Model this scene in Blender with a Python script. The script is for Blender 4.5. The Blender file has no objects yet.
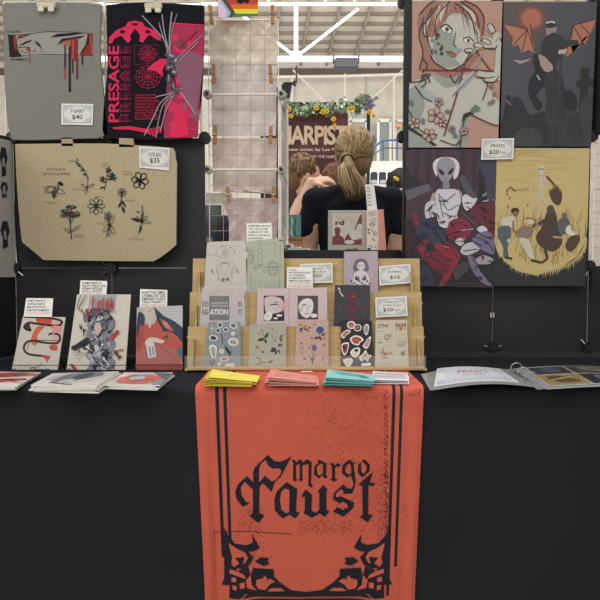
import bpy, math, random
from math import sin, cos, pi, radians
from mathutils import Vector, Matrix
random.seed(7)
SC = bpy.context.scene
COL = SC.collection

# ------------------------------------------------------------------ camera, sky, lights, exposure
F = 650.0; TH = radians(2.6); CAM = Vector((0, 0, 1.004))
cd = bpy.data.cameras.new('camera'); cam = bpy.data.objects.new('camera', cd); COL.objects.link(cam)
cd.sensor_width = 36; cd.lens = F / 600 * 36; cd.clip_end = 200
cam.location = CAM; cam.rotation_euler = (pi / 2 - TH, 0, 0)
SC.camera = cam
w = bpy.data.worlds.new('world'); SC.world = w; w.use_nodes = True
w.node_tree.nodes['Background'].inputs[0].default_value = (1.0, 0.985, 0.955, 1)
w.node_tree.nodes['Background'].inputs[1].default_value = 0.8
def area(name, loc, size, size_y, power, rot=(0, 0, 0), col=(1, .985, .955)):
    l = bpy.data.lights.new(name, 'AREA'); l.shape = 'RECTANGLE'; l.size = size; l.size_y = size_y
    l.energy = power; l.color = col
    o = bpy.data.objects.new(name, l); COL.objects.link(o); o.location = loc; o.rotation_euler = rot
    return o
area('hall_light_front', (0.3, -1.6, 5.2), 5, 2.5, 235, (radians(-18), 0, 0))
area('hall_light_rear', (0, 4.0, 6.0), 6, 3, 260)
area('hall_light_left', (-3.4, -1.2, 3.0), 1.6, 1.6, 75, (radians(55), 0, radians(-60)))
area('back_wall_fill', (0, 11, 6.8), 18, 6, 1250, (radians(38), 0, 0))  # added fill, tilted at the back wall to brighten the background
area('roof_fill', (0, 15, 2.2), 24, 5, 900, (radians(170), 0, 0))  # added upward fill, unseen, brightens the roof deck from below
SC.view_settings.view_transform = 'Standard'; SC.view_settings.look = 'None'
SC.view_settings.gamma = 1; SC.view_settings.exposure = 0.0; SC.view_settings.use_curve_mapping = False

# ------------------------------------------------------------------ geometry of the view
cT, sT = cos(TH), sin(TH)
def ray(px, py):
    a = (px - 300) / F; b = (300 - py) / F
    return Vector((a, cT + b * sT, -sT + b * cT))
def at(px, py, Y):
    d = ray(px, py); return CAM + d * (Y / d.y)
def onz(px, py, z):
    d = ray(px, py); return CAM + d * ((z - CAM.z) / d.z)
TZ = 0.75

# ------------------------------------------------------------------ colours and materials
def lin(c): return c / 12.92 if c <= .04045 else ((c + .055) / 1.055) ** 2.4
CC = {}
def hx(h):
    if h not in CC:
        CC[h] = tuple(lin(int(h[i:i + 2], 16) / 255) for i in (0, 2, 4)) + (1.0,)
    return CC[h]
MATS = {}
def mk(name, rough=.7, var=.06, scale=25, bump=0.0, bscale=300, metal=0, spec=.3, coat=0, alpha=1, trans=0, sheen=0, stretch=(1, 1, 1), bdist=.001):
    m = bpy.data.materials.new(name); m.use_nodes = True; nt = m.node_tree; N = nt.nodes; L = nt.links
    b = N['Principled BSDF']
    at_ = N.new('ShaderNodeAttribute'); at_.attribute_name = 'ink'
    tc = N.new('ShaderNodeTexCoord'); mp = N.new('ShaderNodeMapping'); mp.inputs['Scale'].default_value = stretch
    L.new(tc.outputs['Object'], mp.inputs[0])
    nz = N.new('ShaderNodeTexNoise'); nz.inputs['Scale'].default_value = scale; nz.inputs['Detail'].default_value = 4
    L.new(mp.outputs[0], nz.inputs['Vector'])
    mr = N.new('ShaderNodeMapRange'); mr.inputs[1].default_value = .3; mr.inputs[2].default_value = .7
    mr.inputs[3].default_value = 1 - var; mr.inputs[4].default_value = 1 + var
    L.new(nz.outputs[0], mr.inputs[0])
    vm = N.new('ShaderNodeVectorMath'); vm.operation = 'SCALE'
    L.new(at_.outputs['Color'], vm.inputs[0]); L.new(mr.outputs[0], vm.inputs['Scale'])
    L.new(vm.outputs[0], b.inputs['Base Color'])
    b.inputs['Roughness'].default_value = rough; b.inputs['Metallic'].default_value = metal
    b.inputs['Specular IOR Level'].default_value = spec
    b.inputs['Coat Weight'].default_value = coat; b.inputs['Coat Roughness'].default_value = .12
    b.inputs['Alpha'].default_value = alpha; b.inputs['Transmission Weight'].default_value = trans
    b.inputs['Sheen Weight'].default_value = sheen
    if bump:
        n2 = N.new('ShaderNodeTexNoise'); n2.inputs['Scale'].default_value = bscale; n2.inputs['Detail'].default_value = 3
        L.new(mp.outputs[0], n2.inputs['Vector'])
        bp = N.new('ShaderNodeBump'); bp.inputs['Strength'].default_value = bump; bp.inputs['Distance'].default_value = bdist
        L.new(n2.outputs[0], bp.inputs['Height']); L.new(bp.outputs[0], b.inputs['Normal'])
    MATS[name] = m; return m
mk('paper', .65, .025, 60)
mk('gloss_paper', .35, .03, 50, spec=.45)
mk('sleeve_paper', .3, .06, 40, coat=.35, bump=.35, bscale=22, bdist=.004)
mk('cotton', .9, .05, 300, bump=.5, bscale=9, bdist=.012, spec=.1, sheen=.05)
mk('canvas', .92, .06, 180, bump=.4, bscale=7, bdist=.008, spec=.1)
mk('runner', .75, .035, 14, bump=.25, bscale=5, bdist=.01, spec=.15)
mk('black_cloth', 1.0, .12, 3.5, bump=.3, bscale=3, bdist=.02, spec=.04)
mk('panel', .55, .10, 8, spec=.35)
mk('plastic', .4, .03, 30, spec=.4)
mk('metal', .3, .04, 60, metal=.9)
mk('painted_metal', .45, .03, 40, spec=.4)
mk('bamboo', .5, .12, 14, spec=.3, stretch=(.6, 6, 9))
mk('wood', .6, .12, 60, spec=.25, stretch=(6, 6, 1))
mk('skin', .55, .05, 30, spec=.35)
mk('hair', .45, .22, 50, spec=.4, stretch=(5, 5, .6), bump=.6, bscale=90, bdist=.004)
mk('shirt', .85, .10, 18, bump=.5, bscale=11, bdist=.02, spec=.15)
mk('deck', .85, .10, 2.2, spec=.15)
mk('concrete', .85, .08, 3, spec=.2)
mk('leaf', .6, .15, 60, spec=.25)
mk('bag_film', .28, .04, 20, alpha=.78, spec=.5, coat=.3, bump=.35, bscale=26, bdist=.012, stretch=(1, 1, .45))
mk('sheer_film', .3, .05, 20, alpha=.45, spec=.5, coat=.2, bump=.8, bscale=12, bdist=.03)
mk('acrylic', .12, .02, 20, alpha=.10, spec=.6)

class MB:
    """collects faces, builds ONE mesh object; ink colour is stored per face"""
    def __init__(s): s.v = []; s.f = []; s.c = []; s.m = []
    def face(s, pts, col, mat=None):
        i = len(s.v); s.v += [Vector(p) for p in pts]; s.f.append(tuple(range(i, i + len(pts)))); s.c.append(col); s.m.append(mat)
    def mesh(s, vs, fs, col, mat=None):
        i = len(s.v); s.v += [Vector(p) for p in vs]
        for f in fs: s.f.append(tuple(i + j for j in f)); s.c.append(col); s.m.append(mat)
    def slab(s, front, n, th, col, edge=None, mat=None, back=None):
        """front polygon (any order) extruded by th away from n"""
        k = len(front); fr = [Vector(p) for p in front]; bk = [p - n * th for p in fr]
        a = Vector((0, 0, 0))
        for i in range(k): a += fr[i].cross(fr[(i + 1) % k])
        if a.dot(n) < 0: fr.reverse(); bk.reverse()
        s.face(fr, col, mat); s.face(bk[::-1], back or edge or col, mat)
        for i in range(k):
            j = (i + 1) % k; s.face([fr[j], fr[i], bk[i], bk[j]], edge or col, mat)
    def box(s, lo, hi, col, mat=None, M=None):
        x0, y0, z0 = lo; x1, y1, z1 = hi
        vs = [Vector(p) for p in ((x0, y0, z0), (x1, y0, z0), (x1, y1, z0), (x0, y1, z0), (x0, y0, z1), (x1, y0, z1), (x1, y1, z1), (x0, y1, z1))]
        if M: vs = [M @ v for v in vs]
        s.mesh(vs, [(0, 3, 2, 1), (4, 5, 6, 7), (0, 1, 5, 4), (1, 2, 6, 5), (2, 3, 7, 6), (3, 0, 4, 7)], col, mat)
    def bbox(s, lo, hi, col, b=.003, mat=None):
        """box with chamfered edges"""
        import bmesh
        bm = bmesh.new(); bmesh.ops.create_cube(bm, size=1)
        for v in bm.verts: v.co = Vector([(lo[i] + hi[i]) / 2 + v.co[i] * (hi[i] - lo[i]) for i in range(3)])
        bmesh.ops.bevel(bm, geom=bm.edges[:], offset=b, segments=2, affect='EDGES')
        s.bm(bm, col, mat)
    def bm(s, bm, col, mat=None):
        bm.verts.index_update(); s.mesh([v.co.copy() for v in bm.verts], [[v.index for v in f.verts] for f in bm.faces], col, mat); bm.free()
    def tube(s, pts, r, col, n=8, closed=False, mat=None):
        pts = [Vector(p) for p in pts]; k = len(pts); rs = r if isinstance(r, (list, tuple)) else [r] * k
        base = len(s.v); up = None
        for i, p in enumerate(pts):
            if closed: t = pts[(i + 1) % k] - pts[i - 1]
            else: t = pts[min(i + 1, k - 1)] - pts[max(i - 1, 0)]
            t.normalize()
            if up is None: up = t.orthogonal().normalized()
            else: up = (up - t * up.dot(t)).normalized()
            q = t.cross(up)
            for j in range(n):
                a = 2 * pi * j / n; s.v.append(p + (up * cos(a) + q * sin(a)) * rs[i])
        for i in range(k if closed else k - 1):
            for j in range(n):
                a = base + i * n + j; b = base + i * n + (j + 1) % n; i2 = (i + 1) % k
                s.f.append((a, b, base + i2 * n + (j + 1) % n, base + i2 * n + j)); s.c.append(col); s.m.append(mat)
        if not closed:
            s.f.append(tuple(base + j for j in range(n))[::-1]); s.c.append(col); s.m.append(mat)
            s.f.append(tuple(base + (k - 1) * n + j for j in range(n))); s.c.append(col); s.m.append(mat)
    def ball(s, c, r, col, nu=14, nv=9, mat=None, M=None):
        c = Vector(c); rx, ry, rz = r if isinstance(r, (list, tuple)) else (r, r, r)
        vs = []; fs = []
        for i in range(nv + 1):
            t = pi * i / nv
            for j in range(nu):
                a = 2 * pi * j / nu; p = Vector((rx * sin(t) * cos(a), ry * sin(t) * sin(a), rz * cos(t)))
                if M: p = M @ p
                vs.append(c + p)
        for i in range(nv):
            for j in range(nu): fs.append((i * nu + j, (i + 1) * nu + j, (i + 1) * nu + (j + 1) % nu, i * nu + (j + 1) % nu))
        s.mesh(vs, fs, col, mat)
    def disc(s, c, n, r, th, col, k=16, mat=None):
        n = Vector(n).normalized(); u = n.orthogonal().normalized(); v = n.cross(u); c = Vector(c)
        s.slab([c + (u * cos(2 * pi * i / k) + v * sin(2 * pi * i / k)) * r for i in range(k)], n, th, col, mat=mat)
    def build(s, name, mat, parent=None, org=None, smooth=False, merge=False):
        me = bpy.data.meshes.new(name)
        if parent is not None: org = ROOTLOC.get(parent, Vector((0, 0, 0)))
        if org is None:
            xs = [v.x for v in s.v]; ys = [v.y for v in s.v]
            org = Vector(((min(xs) + max(xs)) / 2, (min(ys) + max(ys)) / 2, min(v.z for v in s.v)))
        me.from_pydata([v - org for v in s.v], [], s.f)
        names = [mat]
        for m in s.m:
            if m and m not in names: names.append(m)
        for m in names: me.materials.append(MATS[m])
        ca = me.color_attributes.new('ink', 'FLOAT_COLOR', 'CORNER')
        buf = []
        for p, c in zip(me.polygons, s.c): buf += list(hx(c)) * p.loop_total
        ca.data.foreach_set('color', buf)
        me.polygons.foreach_set('material_index', [names.index(m) if m else 0 for m in s.m])
        if smooth: me.polygons.foreach_set('use_smooth', [True] * len(me.polygons))
        me.update()
        o = bpy.data.objects.new(name, me); COL.objects.link(o)
        if parent is not None: o.parent = parent
        else: o.location = org
        ROOTLOC[o] = Vector(org)
        return o
ROOTLOC = {}
def tag(o, label=None, cat=None, group=None, kind=None):
    if label: o['label'] = label
    if cat: o['category'] = cat
    if group: o['group'] = group
    if kind: o['kind'] = kind
    return o
def thing(name, loc, label, cat, group=None):
    o = bpy.data.objects.new(name, None); COL.objects.link(o); o.location = loc; o.empty_display_size = .05
    ROOTLOC[o] = Vector(loc); return tag(o, label, cat, group)
def struct(o): o['kind'] = 'structure'; return o

# ------------------------------------------------------------------ flat printed artwork lying on a plane
FONT = {}
def glyphs(txt, bold=0.0, spacing=1.0, shear=0.0):
    key = (txt, bold, spacing, shear)
    if key in FONT: return FONT[key]
    c = bpy.data.curves.new('t', 'FONT'); c.body = txt; c.size = 1; c.resolution_u = 3; c.offset = bold
    c.space_character = spacing; c.shear = shear
    o = bpy.data.objects.new('t', c); COL.objects.link(o)
    dg = bpy.context.evaluated_depsgraph_get(); dg.update()
    me = bpy.data.meshes.new_from_object(o.evaluated_get(dg))
    vs = [(v.co.x, v.co.y) for v in me.vertices]; fs = [tuple(p.vertices) for p in me.polygons]
    bpy.data.objects.remove(o); bpy.data.curves.remove(c); bpy.data.meshes.remove(me)
    FONT[key] = (vs, fs); return vs, fs
def catmull(pts, closed=False, sub=5):
    out = []; n = len(pts)
    for i in range(n if closed else n - 1):
        if closed: p0, p1, p2, p3 = pts[i - 1], pts[i], pts[(i + 1) % n], pts[(i + 2) % n]
        else: p0, p1, p2, p3 = pts[max(i - 1, 0)], pts[i], pts[i + 1], pts[min(i + 2, n - 1)]
        for j in range(sub):
            t = j / sub
            out.append(tuple(.5 * (2 * p1[k] + (p2[k] - p0[k]) * t + (2 * p0[k] - 5 * p1[k] + 4 * p2[k] - p3[k]) * t * t + (3 * p1[k] - p0[k] - 3 * p2[k] + p3[k]) * t ** 3) for k in (0, 1)))
    if not closed: out.append(tuple(pts[-1]))
    return out
class Art:
    """a plane in the place (through p0, normal n); points are given where the photograph shows them and land on that plane"""
    STEP = 6e-5
    def __init__(s, mb, p0, n, crop=(0, 0, 1), disp=None):
        s.mb = mb; s.p0 = Vector(p0); s.n = Vector(n).normalized(); s.k = crop; s.lay = 1; s.col = None; s.disp = disp; s.mat = None; s.clip = None
    def crop(s, x0, y0, sc): s.k = (x0, y0, sc); return s
    def px(s, p): return (s.k[0] + p[0] / s.k[2], s.k[1] + p[1] / s.k[2])
    def hit(s, x, y, off):
        d = ray(x, y); q = s.p0 + s.n * off
        P = CAM + d * ((q - CAM).dot(s.n) / d.dot(s.n))
        if s.disp: P = P + s.n * s.disp(x, y)
        return P
    def P3(s, p): x, y = s.px(p); return s.hit(x, y, s.lay * s.STEP + s.cnt * 5e-6)
    cnt = 0
    def begin(s, col):
        s.cnt = (s.cnt + 1) % 9
        if col != s.col: s.lay += 1; s.col = col
    def poly(s, pts, col, sm=False):
        s.begin(col)
        if sm: pts = catmull(pts, True, 4)
        if s.clip:
            pts = s.clipped(pts)
            if len(pts) < 3: return
        f = [s.P3(p) for p in pts]; a = Vector((0, 0, 0))
        for i in range(len(f)): a += (f[i] - f[0]).cross(f[(i + 1) % len(f)] - f[0])
        if a.dot(s.n) < 0: f.reverse()
        s.mb.face(f, col, s.mat)
    def clipped(s, pts):
        """trim a shape to the sheet it is printed on"""
        q = s.clip; k = s.k; out = [s.px(p) for p in pts]
        for i in range(4):
            a, b = q[i], q[(i + 1) % 4]; f = lambda p: (b[0] - a[0]) * (p[1] - a[1]) - (b[1] - a[1]) * (p[0] - a[0]) - .02
            src, out = out, []
            for j in range(len(src)):
                p, n = src[j - 1], src[j]; fp, fn = f(p), f(n)
                if (fp >= 0) != (fn >= 0): t = fp / (fp - fn); out.append((p[0] + (n[0] - p[0]) * t, p[1] + (n[1] - p[1]) * t))
                if fn >= 0: out.append(n)
            if not out: return []
        return [((x - k[0]) * k[2], (y - k[1]) * k[2]) for x, y in out]
    def blob(s, pts, col): s.poly(pts, col, True)
    def line(s, pts, w, col, sm=False, taper=0, closed=False):
        s.begin(col)
        if sm: pts = catmull(pts, closed, 4)
        elif closed: pts = list(pts) + [pts[0]]
        if sm and closed: pts = pts + [pts[0]]
        n = len(pts); Ls = []; Rs = []
        for i in range(n):
            a = pts[max(i - 1, 0)]; b = pts[min(i + 1, n - 1)]
            dx, dy = b[0] - a[0], b[1] - a[1]; l = math.hypot(dx, dy) or 1
            t = i / (n - 1); ww = w / 2
            if taper == 1: ww *= max(.12, 1 - t)
            elif taper == 2: ww *= max(.12, sin(pi * t))
            Ls.append((pts[i][0] - dy / l * ww, pts[i][1] + dx / l * ww)); Rs.append((pts[i][0] + dy / l * ww, pts[i][1] - dx / l * ww))
        if s.clip:
            for i in range(n - 1):
                q = s.clipped([Ls[i], Ls[i + 1], Rs[i + 1], Rs[i]])
                if len(q) >= 3: o = s.n * (3e-6 * (i % 3)); s.mb.face([s.P3(p) + o for p in q], col, s.mat)
            return
        L3 = [s.P3(p) for p in Ls]; R3 = [s.P3(p) for p in Rs]
        for i in range(n - 1):
            o = s.n * (3e-6 * (i % 3)); s.mb.face([L3[i] + o, L3[i + 1] + o, R3[i + 1] + o, R3[i] + o], col, s.mat)
    def ell(s, cx, cy, rx, ry, col, rot=0, n=18):
        r = radians(rot)
        s.poly([(cx + rx * cos(a) * cos(r) - ry * sin(a) * sin(r), cy + rx * cos(a) * sin(r) + ry * sin(a) * cos(r)) for a in [2 * pi * i / n for i in range(n)]], col)
    def ring(s, cx, cy, rx, ry, w, col, rot=0, n=20, a0=0, a1=360):
        r = radians(rot); full = a1 - a0 >= 360
        pts = []
        for i in range(n if full else n + 1):
            a = radians(a0 + (a1 - a0) * i / n)
            pts.append((cx + rx * cos(a) * cos(r) - ry * sin(a) * sin(r), cy + rx * cos(a) * sin(r) + ry * sin(a) * cos(r)))
        s.line(pts, w, col, closed=full)
    def text(s, t, x0, y0, x1, y1, col, bold=0.0, rot=0, spacing=1.0, shear=0.0):
        """fitted into the box (rot=90 reads upwards)"""
        s.begin(col); vs, fs = glyphs(t, bold, spacing, shear)
        if not vs: return
        ax = min(v[0] for v in vs); bx = max(v[0] for v in vs); ay = min(v[1] for v in vs); by = max(v[1] for v in vs)
        out = []
        for v in vs:
            u = (v[0] - ax) / (bx - ax); q = (v[1] - ay) / (by - ay)
            if rot == 90: p = (x0 + (x1 - x0) * (1 - q), y1 + (y0 - y1) * u)
            else: p = (x0 + (x1 - x0) * u, y1 + (y0 - y1) * q)
            out.append(s.P3(p))
        s.mb.mesh(out, fs, col, s.mat)
    def nib(s, pts, nx, ny, col, sm=False):
        """broad-pen stroke: the nib edge (nx,ny) swept along the points"""
        s.begin(col)
        if sm: pts = catmull(pts, False, 4)
        for a, b in zip(pts, pts[1:]):
            s.poly([(a[0] - nx, a[1] - ny), (a[0] + nx, a[1] + ny), (b[0] + nx, b[1] + ny), (b[0] - nx, b[1] - ny)], col)

def norm(lean=0, yaw=0):
    L = radians(lean); W = radians(yaw); return Vector((sin(W) * cos(L), -cos(W) * cos(L), sin(L)))
def sheet(name, quad, Y, col, mat='paper', lean=0, yaw=0, th=.0008, edge=None, anchor=None, art=None, parent=None, label=None, cat=None, group=None, rnd=0, z=None, disp=None, outline=None, layer=0, back=None):
    """a sheet, card or board: quad = its four corners as seen (TL,TR,BR,BL); it stands at distance Y where anchor is seen"""
    mb = MB(); n = norm(lean, yaw)
    a = anchor or ((quad[2][0] + quad[3][0]) / 2, (quad[2][1] + quad[3][1]) / 2)
    p0 = at(a[0], a[1], Y) if z is None else onz(a[0], a[1], z)
    A = Art(mb, p0, n)
    pts = list(outline or quad)
    if rnd:
        q = []
        for i in range(4):
            c = Vector(quad[i]); p = Vector(quad[i - 1]); x = Vector(quad[(i + 1) % 4])
            u = (p - c).normalized() * rnd; v = (x - c).normalized() * rnd
            q += [tuple(c + u), tuple(c + u * .3 + v * .3), tuple(c + v)]
        pts = q
    A.lay = 0
    mb.slab([A.P3(p) for p in pts], n, th, col, edge=edge or col, back=back)
    A.lay = 1; A.clip = None if outline else list(quad)
    if art: art(A)
    o = mb.build(name, mat, parent)
    if label: tag(o, label, cat, group)
    return o
# ------------------------------------------------------------------ the hall
mb = MB(); mb.face([(-22, -7, 0), (22, -7, 0), (22, 26, 0), (-22, 26, 0)], '8f8a84'); struct(mb.build('floor', 'concrete', org=Vector((0, 0, 0))))
# roof deck: near part rises gently to a ridge, far part falls to the eave
R0 = Vector((0, -7, 8.3)); R1 = Vector((0, 19.6, 9.35)); R2 = Vector((0, 24, 8.55))
mb = MB()
mb.face([(-22, R0.y, R0.z), (22, R0.y, R0.z), (22, R1.y, R1.z), (-22, R1.y, R1.z)][::-1], 'd2cabd')
mb.face([(-22, R1.y, R1.z), (22, R1.y, R1.z), (22, R2.y, R2.z), (-22, R2.y, R2.z)][::-1], 'd2cabd')
for i in range(8):                                     # thin dark purlins across the far slope
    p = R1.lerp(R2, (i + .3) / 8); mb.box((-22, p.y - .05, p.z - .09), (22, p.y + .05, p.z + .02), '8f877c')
x = -21.6
while x < 22:                                          # ribs running down the slope
    a = R1 + Vector((x + .35, 0, -.08)); b = R2 + Vector((x, 0, -.08))
    mb.tube([a, b], .055, 'a49c90', n=4); x += .94
struct(mb.build('ceiling', 'deck', org=Vector((0, 0, 8.3))))
mb = MB(); mb.box((-22, 24, 0), (22, 24.3, 8.6), 'd8d1c6')
mb.box((-22, 23.9, 8.1), (22, 24, 8.32), '6d665e')
x = -21
while x < 22:
    mb.box((x - .03, 23.93, 2.8), (x + .03, 24, 8.1), 'c3bbaf'); x += 2.6
struct(mb.build('wall_back', 'deck', org=Vector((0, 24, 0))))

def tubes(name, segs, r, col, mat='painted_metal', parent=None, n=8):
    m = MB()
    for s_ in segs: m.tube(s_, r, col, n=n)
    return m.build(name, mat, parent)
tr = thing('roof_truss', at(340, 59, 15), 'white tubular steel truss spanning under the roof', 'truss')
def A15(x, y): return at(x, y, 15)
tubes('bottom_chord', [[A15(60, 59), A15(560, 59)]], .07, 'f2eee6', parent=tr)
tubes('top_chord', [[A15(60, 4), A15(560, 4)]], .045, 'efebe2', parent=tr)
tubes('upper_rail', [[A15(60, -6), A15(560, -6)]], .03, 'efebe2', parent=tr)
tubes('post', [[A15(296, 5), A15(296, 58)]], .05, 'f2eee6', parent=tr)
tubes('post', [[A15(434, 5), A15(434, 58)]], .05, 'f2eee6', parent=tr)
tubes('brace', [[A15(299, 55), A15(358, 9)]], .035, 'f2eee6', parent=tr)
tubes('brace', [[A15(293, 55), A15(234, 9)]], .035, 'f2eee6', parent=tr)
for x in (325, 383, 354, 268, 240): tubes('web', [[A15(x, 4), A15(x + 1, -6)]], .02, 'efebe2', parent=tr, n=6)
m = MB(); c = A15(296, 55); m.box((c.x - .13, c.y - .06, c.z - .05), (c.x + .13, c.y + .06, c.z + .07), 'f2eee6'); m.build('gusset', 'painted_metal', tr)
wb = thing('wall_bracing', at(345, 80, 23.4), 'thin pale crossed bracing tubes in front of the far wall', 'bracing')
def A23(x, y): return at(x, y, 23.4)
tubes('rail', [[A23(200, 77.5), A23(345, 76), A23(470, 72)]], .05, 'efe9dd', parent=wb)
for a, b in (((293, 70), (352, 128)), ((403, 70), (338, 130)), ((345, 74), (345, 128)), ((394, 76), (394, 168)), ((292, 76), (292, 120))):
    tubes('brace', [[A23(*a), A23(*b)]], .035 if a[0] != b[0] else .05, 'e6dfd3', parent=wb)

# gantry things hanging from the truss
sp = thing('hanging_loudspeaker', at(346, 60, 14.8), 'small black loudspeaker hanging from the white truss tube', 'loudspeaker')
m = MB(); p = at(346, 64, 14.8); m.bbox((p.x - .27, p.y - .15, p.z - .14), (p.x + .27, p.y + .15, p.z + .1), '33343a', b=.03); m.build('cabinet', 'plastic', sp)
for s_ in (-1, 1): m = MB(); m.box((p.x + s_ * .285 - .015, p.y - .03, p.z + .04), (p.x + s_ * .285 + .015, p.y + .1, p.z + .2), '33343a'); m.build('bracket', 'plastic', sp)
sl = thing('stage_light', at(290, 84, 9), 'black stage light on a dark stand behind the booth', 'stage light')
m = MB(); a = at(284, 84, 9); b = at(291, 84, 9)
m.tube([at(286, 101, 9), at(286, 86, 9)], [.045, .085], '2b2c30', n=12); m.build('lamp_housing', 'plastic', sl)
tubes('yoke', [[at(284, 83.5, 9), at(295, 83.5, 9)], [at(284, 83.5, 9), at(284, 92, 9)]], .02, '2b2c30', parent=sl)
tubes('pole', [[at(286, 86, 9), Vector((at(286, 86, 9).x, 9, 0))]], .02, '35353a', parent=sl)
m = MB(); q = at(294.5, 83.5, 9); m.box((q.x - .02, q.y - .03, q.z - .03), (q.x + .02, q.y + .03, q.z + .03), '2b2c30'); m.build('knob', 'plastic', sl)
tubes('hanger', [[at(296.5, 66, 9), at(296.5, 83, 9)]], .012, '55524e', parent=sl)

# far wall openings on the right
def window(i, x0, y0, x1, y1, panes, col, dark):
    Y = 23.7; a = at(x0, y0, Y); b = at(x1, y1, Y); m = MB()
    m.box((a.x, Y, b.z), (b.x, Y + .1, a.z), dark)
    for k in range(panes + 1):
        x = a.x + (b.x - a.x) * k / panes; m.box((x - .05, Y - .1, b.z), (x + .05, Y, a.z), col)
    m.box((a.x, Y - .1, a.z - .06), (b.x, Y, a.z + .06), col); m.box((a.x, Y - .1, b.z - .06), (b.x, Y, b.z + .06), col)
    struct(m.build('window_%d' % i, 'painted_metal'))
window(1, 350, 121, 366, 172, 1, 'dfe3dc', 'a9afa6'); window(2, 378, 121, 390, 176, 1, 'eceee8', '8f9690'); window(3, 395, 121, 404, 172, 1, 'e6e3da', 'b9b6a6')
m = MB(); p = at(372, 138, 23.6); m.box((p.x - .1, p.y, p.z - .08), (p.x + .1, 23.99, p.z + .08), '2c5aa0'); tag(m.build('wall_sign', 'plastic'), 'small blue sign beyond the flowers at right', 'sign')
m = MB(); p = at(398.5, 125.5, 23.45); m.box((p.x - .1, p.y, p.z - .05), (p.x + .1, 23.6, p.z + .05), 'f0a860'); tag(m.build('exit_lamp', 'plastic'), 'small orange lamp on the far wall', 'lamp')
# seating stand with a blue railing
st = thing('seating_stand', (2.3, 13, 0), 'pale raised seating stand behind the people', 'seating stand')
a = at(352, 184, 12); b = at(470, 184, 12); SZ = a.z
m = MB(); m.box((a.x, 12, 0), (b.x, 12.8, a.z), 'c9c5bc'); m.build('riser', 'concrete', st)
m = MB(); m.box((a.x, 12.8, 0), (b.x, 14.5, at(300, 161, 12.8).z), 'd4d0c8'); m.build('riser', 'concrete', st)
rl = thing('railing', at(372, 150, 12.6), 'thin blue handrail on the seating stand', 'railing')
tubes('handrail', [[at(371.5, 149, 12.6), at(383, 140, 12.6), at(402, 140, 12.6), at(430, 140, 12.6)]], .022, '3c5c94', parent=rl)
tubes('post', [[at(383, 140, 12.6), at(383, 160, 12.6)]], .018, '46597c', parent=rl); tubes('post', [[at(397, 140, 12.6), at(397, 160, 12.6)]], .018, '46597c', parent=rl)
tubes('mid_rail', [[at(371.5, 156, 12.6), at(383, 148, 12.6), at(430, 148, 12.6)]], .014, '46597c', parent=rl)
proto = None
for i, (x, y, Y) in enumerate(((374, 0, 12.3), (382.5, 0, 12.3), (391, 0, 12.3), (399.5, 0, 12.3))):
    if proto is None:
        proto = thing('stadium_seat', Vector((at(x, 170, Y).x, Y, SZ + .165)), 'dark tip-up seat, leftmost of the four in the row', 'seat', 'dark seats on the stand')
        L0 = proto.location.copy(); m = MB(); m.bbox((L0.x - .068, L0.y - .03, L0.z - .16), (L0.x + .068, L0.y + .03, L0.z + .1), '2e323a', b=.02); m.build('backrest', 'plastic', proto)
        m = MB(); m.bbox((L0.x - .055, L0.y - .09, L0.z - .13), (L0.x + .055, L0.y - .04, L0.z - .06), '9aa0a8', b=.01); m.build('seat', 'plastic', proto)
    else:
        o = proto.copy(); COL.objects.link(o); o.location = Vector((at(x, 170, Y).x, Y, SZ + .165))
        for ch in list(proto.children):
            c = ch.copy(); COL.objects.link(c); c.parent = o
        o['label'] = ('dark tip-up seat, second from left in the row', 'dark tip-up seat, third from left in the row', 'dark tip-up seat, rightmost of the four in the row')[i - 1]

# ------------------------------------------------------------------ neighbouring booth banner with its stand and garland
bn = thing('banner', (at(310, 200, 5.2).x, 5.2, 0), 'maroon comic banner reading HARPIST behind the people', 'banner')
def art_h(A):
    A.crop(275, 85, 4.4444)
    A.blob([(20, 90), (150, 95), (260, 130), (200, 180), (60, 160)], '50262a')
    A.blob([(200, 95), (320, 92), (325, 200), (270, 180), (230, 140)], '6b3a38')
    A.blob([(150, 240), (240, 250), (230, 310), (100, 330), (20, 320)], '5c2c30')
    A.text('HARPIST', 16, 180, 320, 266, 'efcfae', bold=.03, spacing=.88)
    A.text('THEY new comic by Lee Fenn', -8, 279, 300, 297, 'e9d2bc', bold=.015)
    A.text('BY THE HARPIST', 168, 312, 290, 325, 'e0c6b2', bold=.012)
sheet('banner_sheet', [(265, 104), (348, 104), (348, 300), (265, 300)], 5.2, '46191f', 'gloss_paper', parent=bn, art=art_h, th=.006)
P = at(368.5, 100, 5.25)
tubes('pole', [[Vector((P.x, 5.25, 0)), P]], .014, '26262a', parent=bn)
tubes('crossbar', [[at(262, 103.5, 5.25), at(369, 103.5, 5.25)]], .012, '26262a', parent=bn)
tubes('pole', [[Vector((at(262, 0, 5.25).x, 5.25, 0)), at(262, 103.5, 5.25)]], .014, '26262a', parent=bn)
gl = thing('flower_garland', at(325, 104, 5.12), 'leafy garland with yellow flowers draped over the banner top', 'garland')
rg = random.Random(3); path = [(278, 98), (284, 100), (296, 109), (306, 111), (318, 106), (326, 110), (336, 107), (346, 104), (356, 108), (364, 100), (369, 106)]
m = MB()
def leaf(m, c, L, wd, col, rr):
    d = Vector((rr.uniform(-1, 1), rr.uniform(-.6, .2), rr.uniform(-1, .8))).normalized(); s_ = d.cross(Vector((rr.uniform(-.4, .4), -1, rr.uniform(-.4, .4)))).normalized()
    nn = d.cross(s_) * .003
    vs = [c - nn, c + d * L * .35 + s_ * wd - nn, c + d * L - nn, c + d * L * .35 - s_ * wd - nn, c + d * L * .4 + nn * 2]
    m.mesh(vs, [(0, 1, 4), (1, 2, 4), (2, 3, 4), (3, 0, 4), (3, 2, 1, 0)], col)
cols = ['86a07c', 'a8bb9c', '5f7d57', 'c3d0bc', '748f6c', 'd2dccb']
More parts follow.
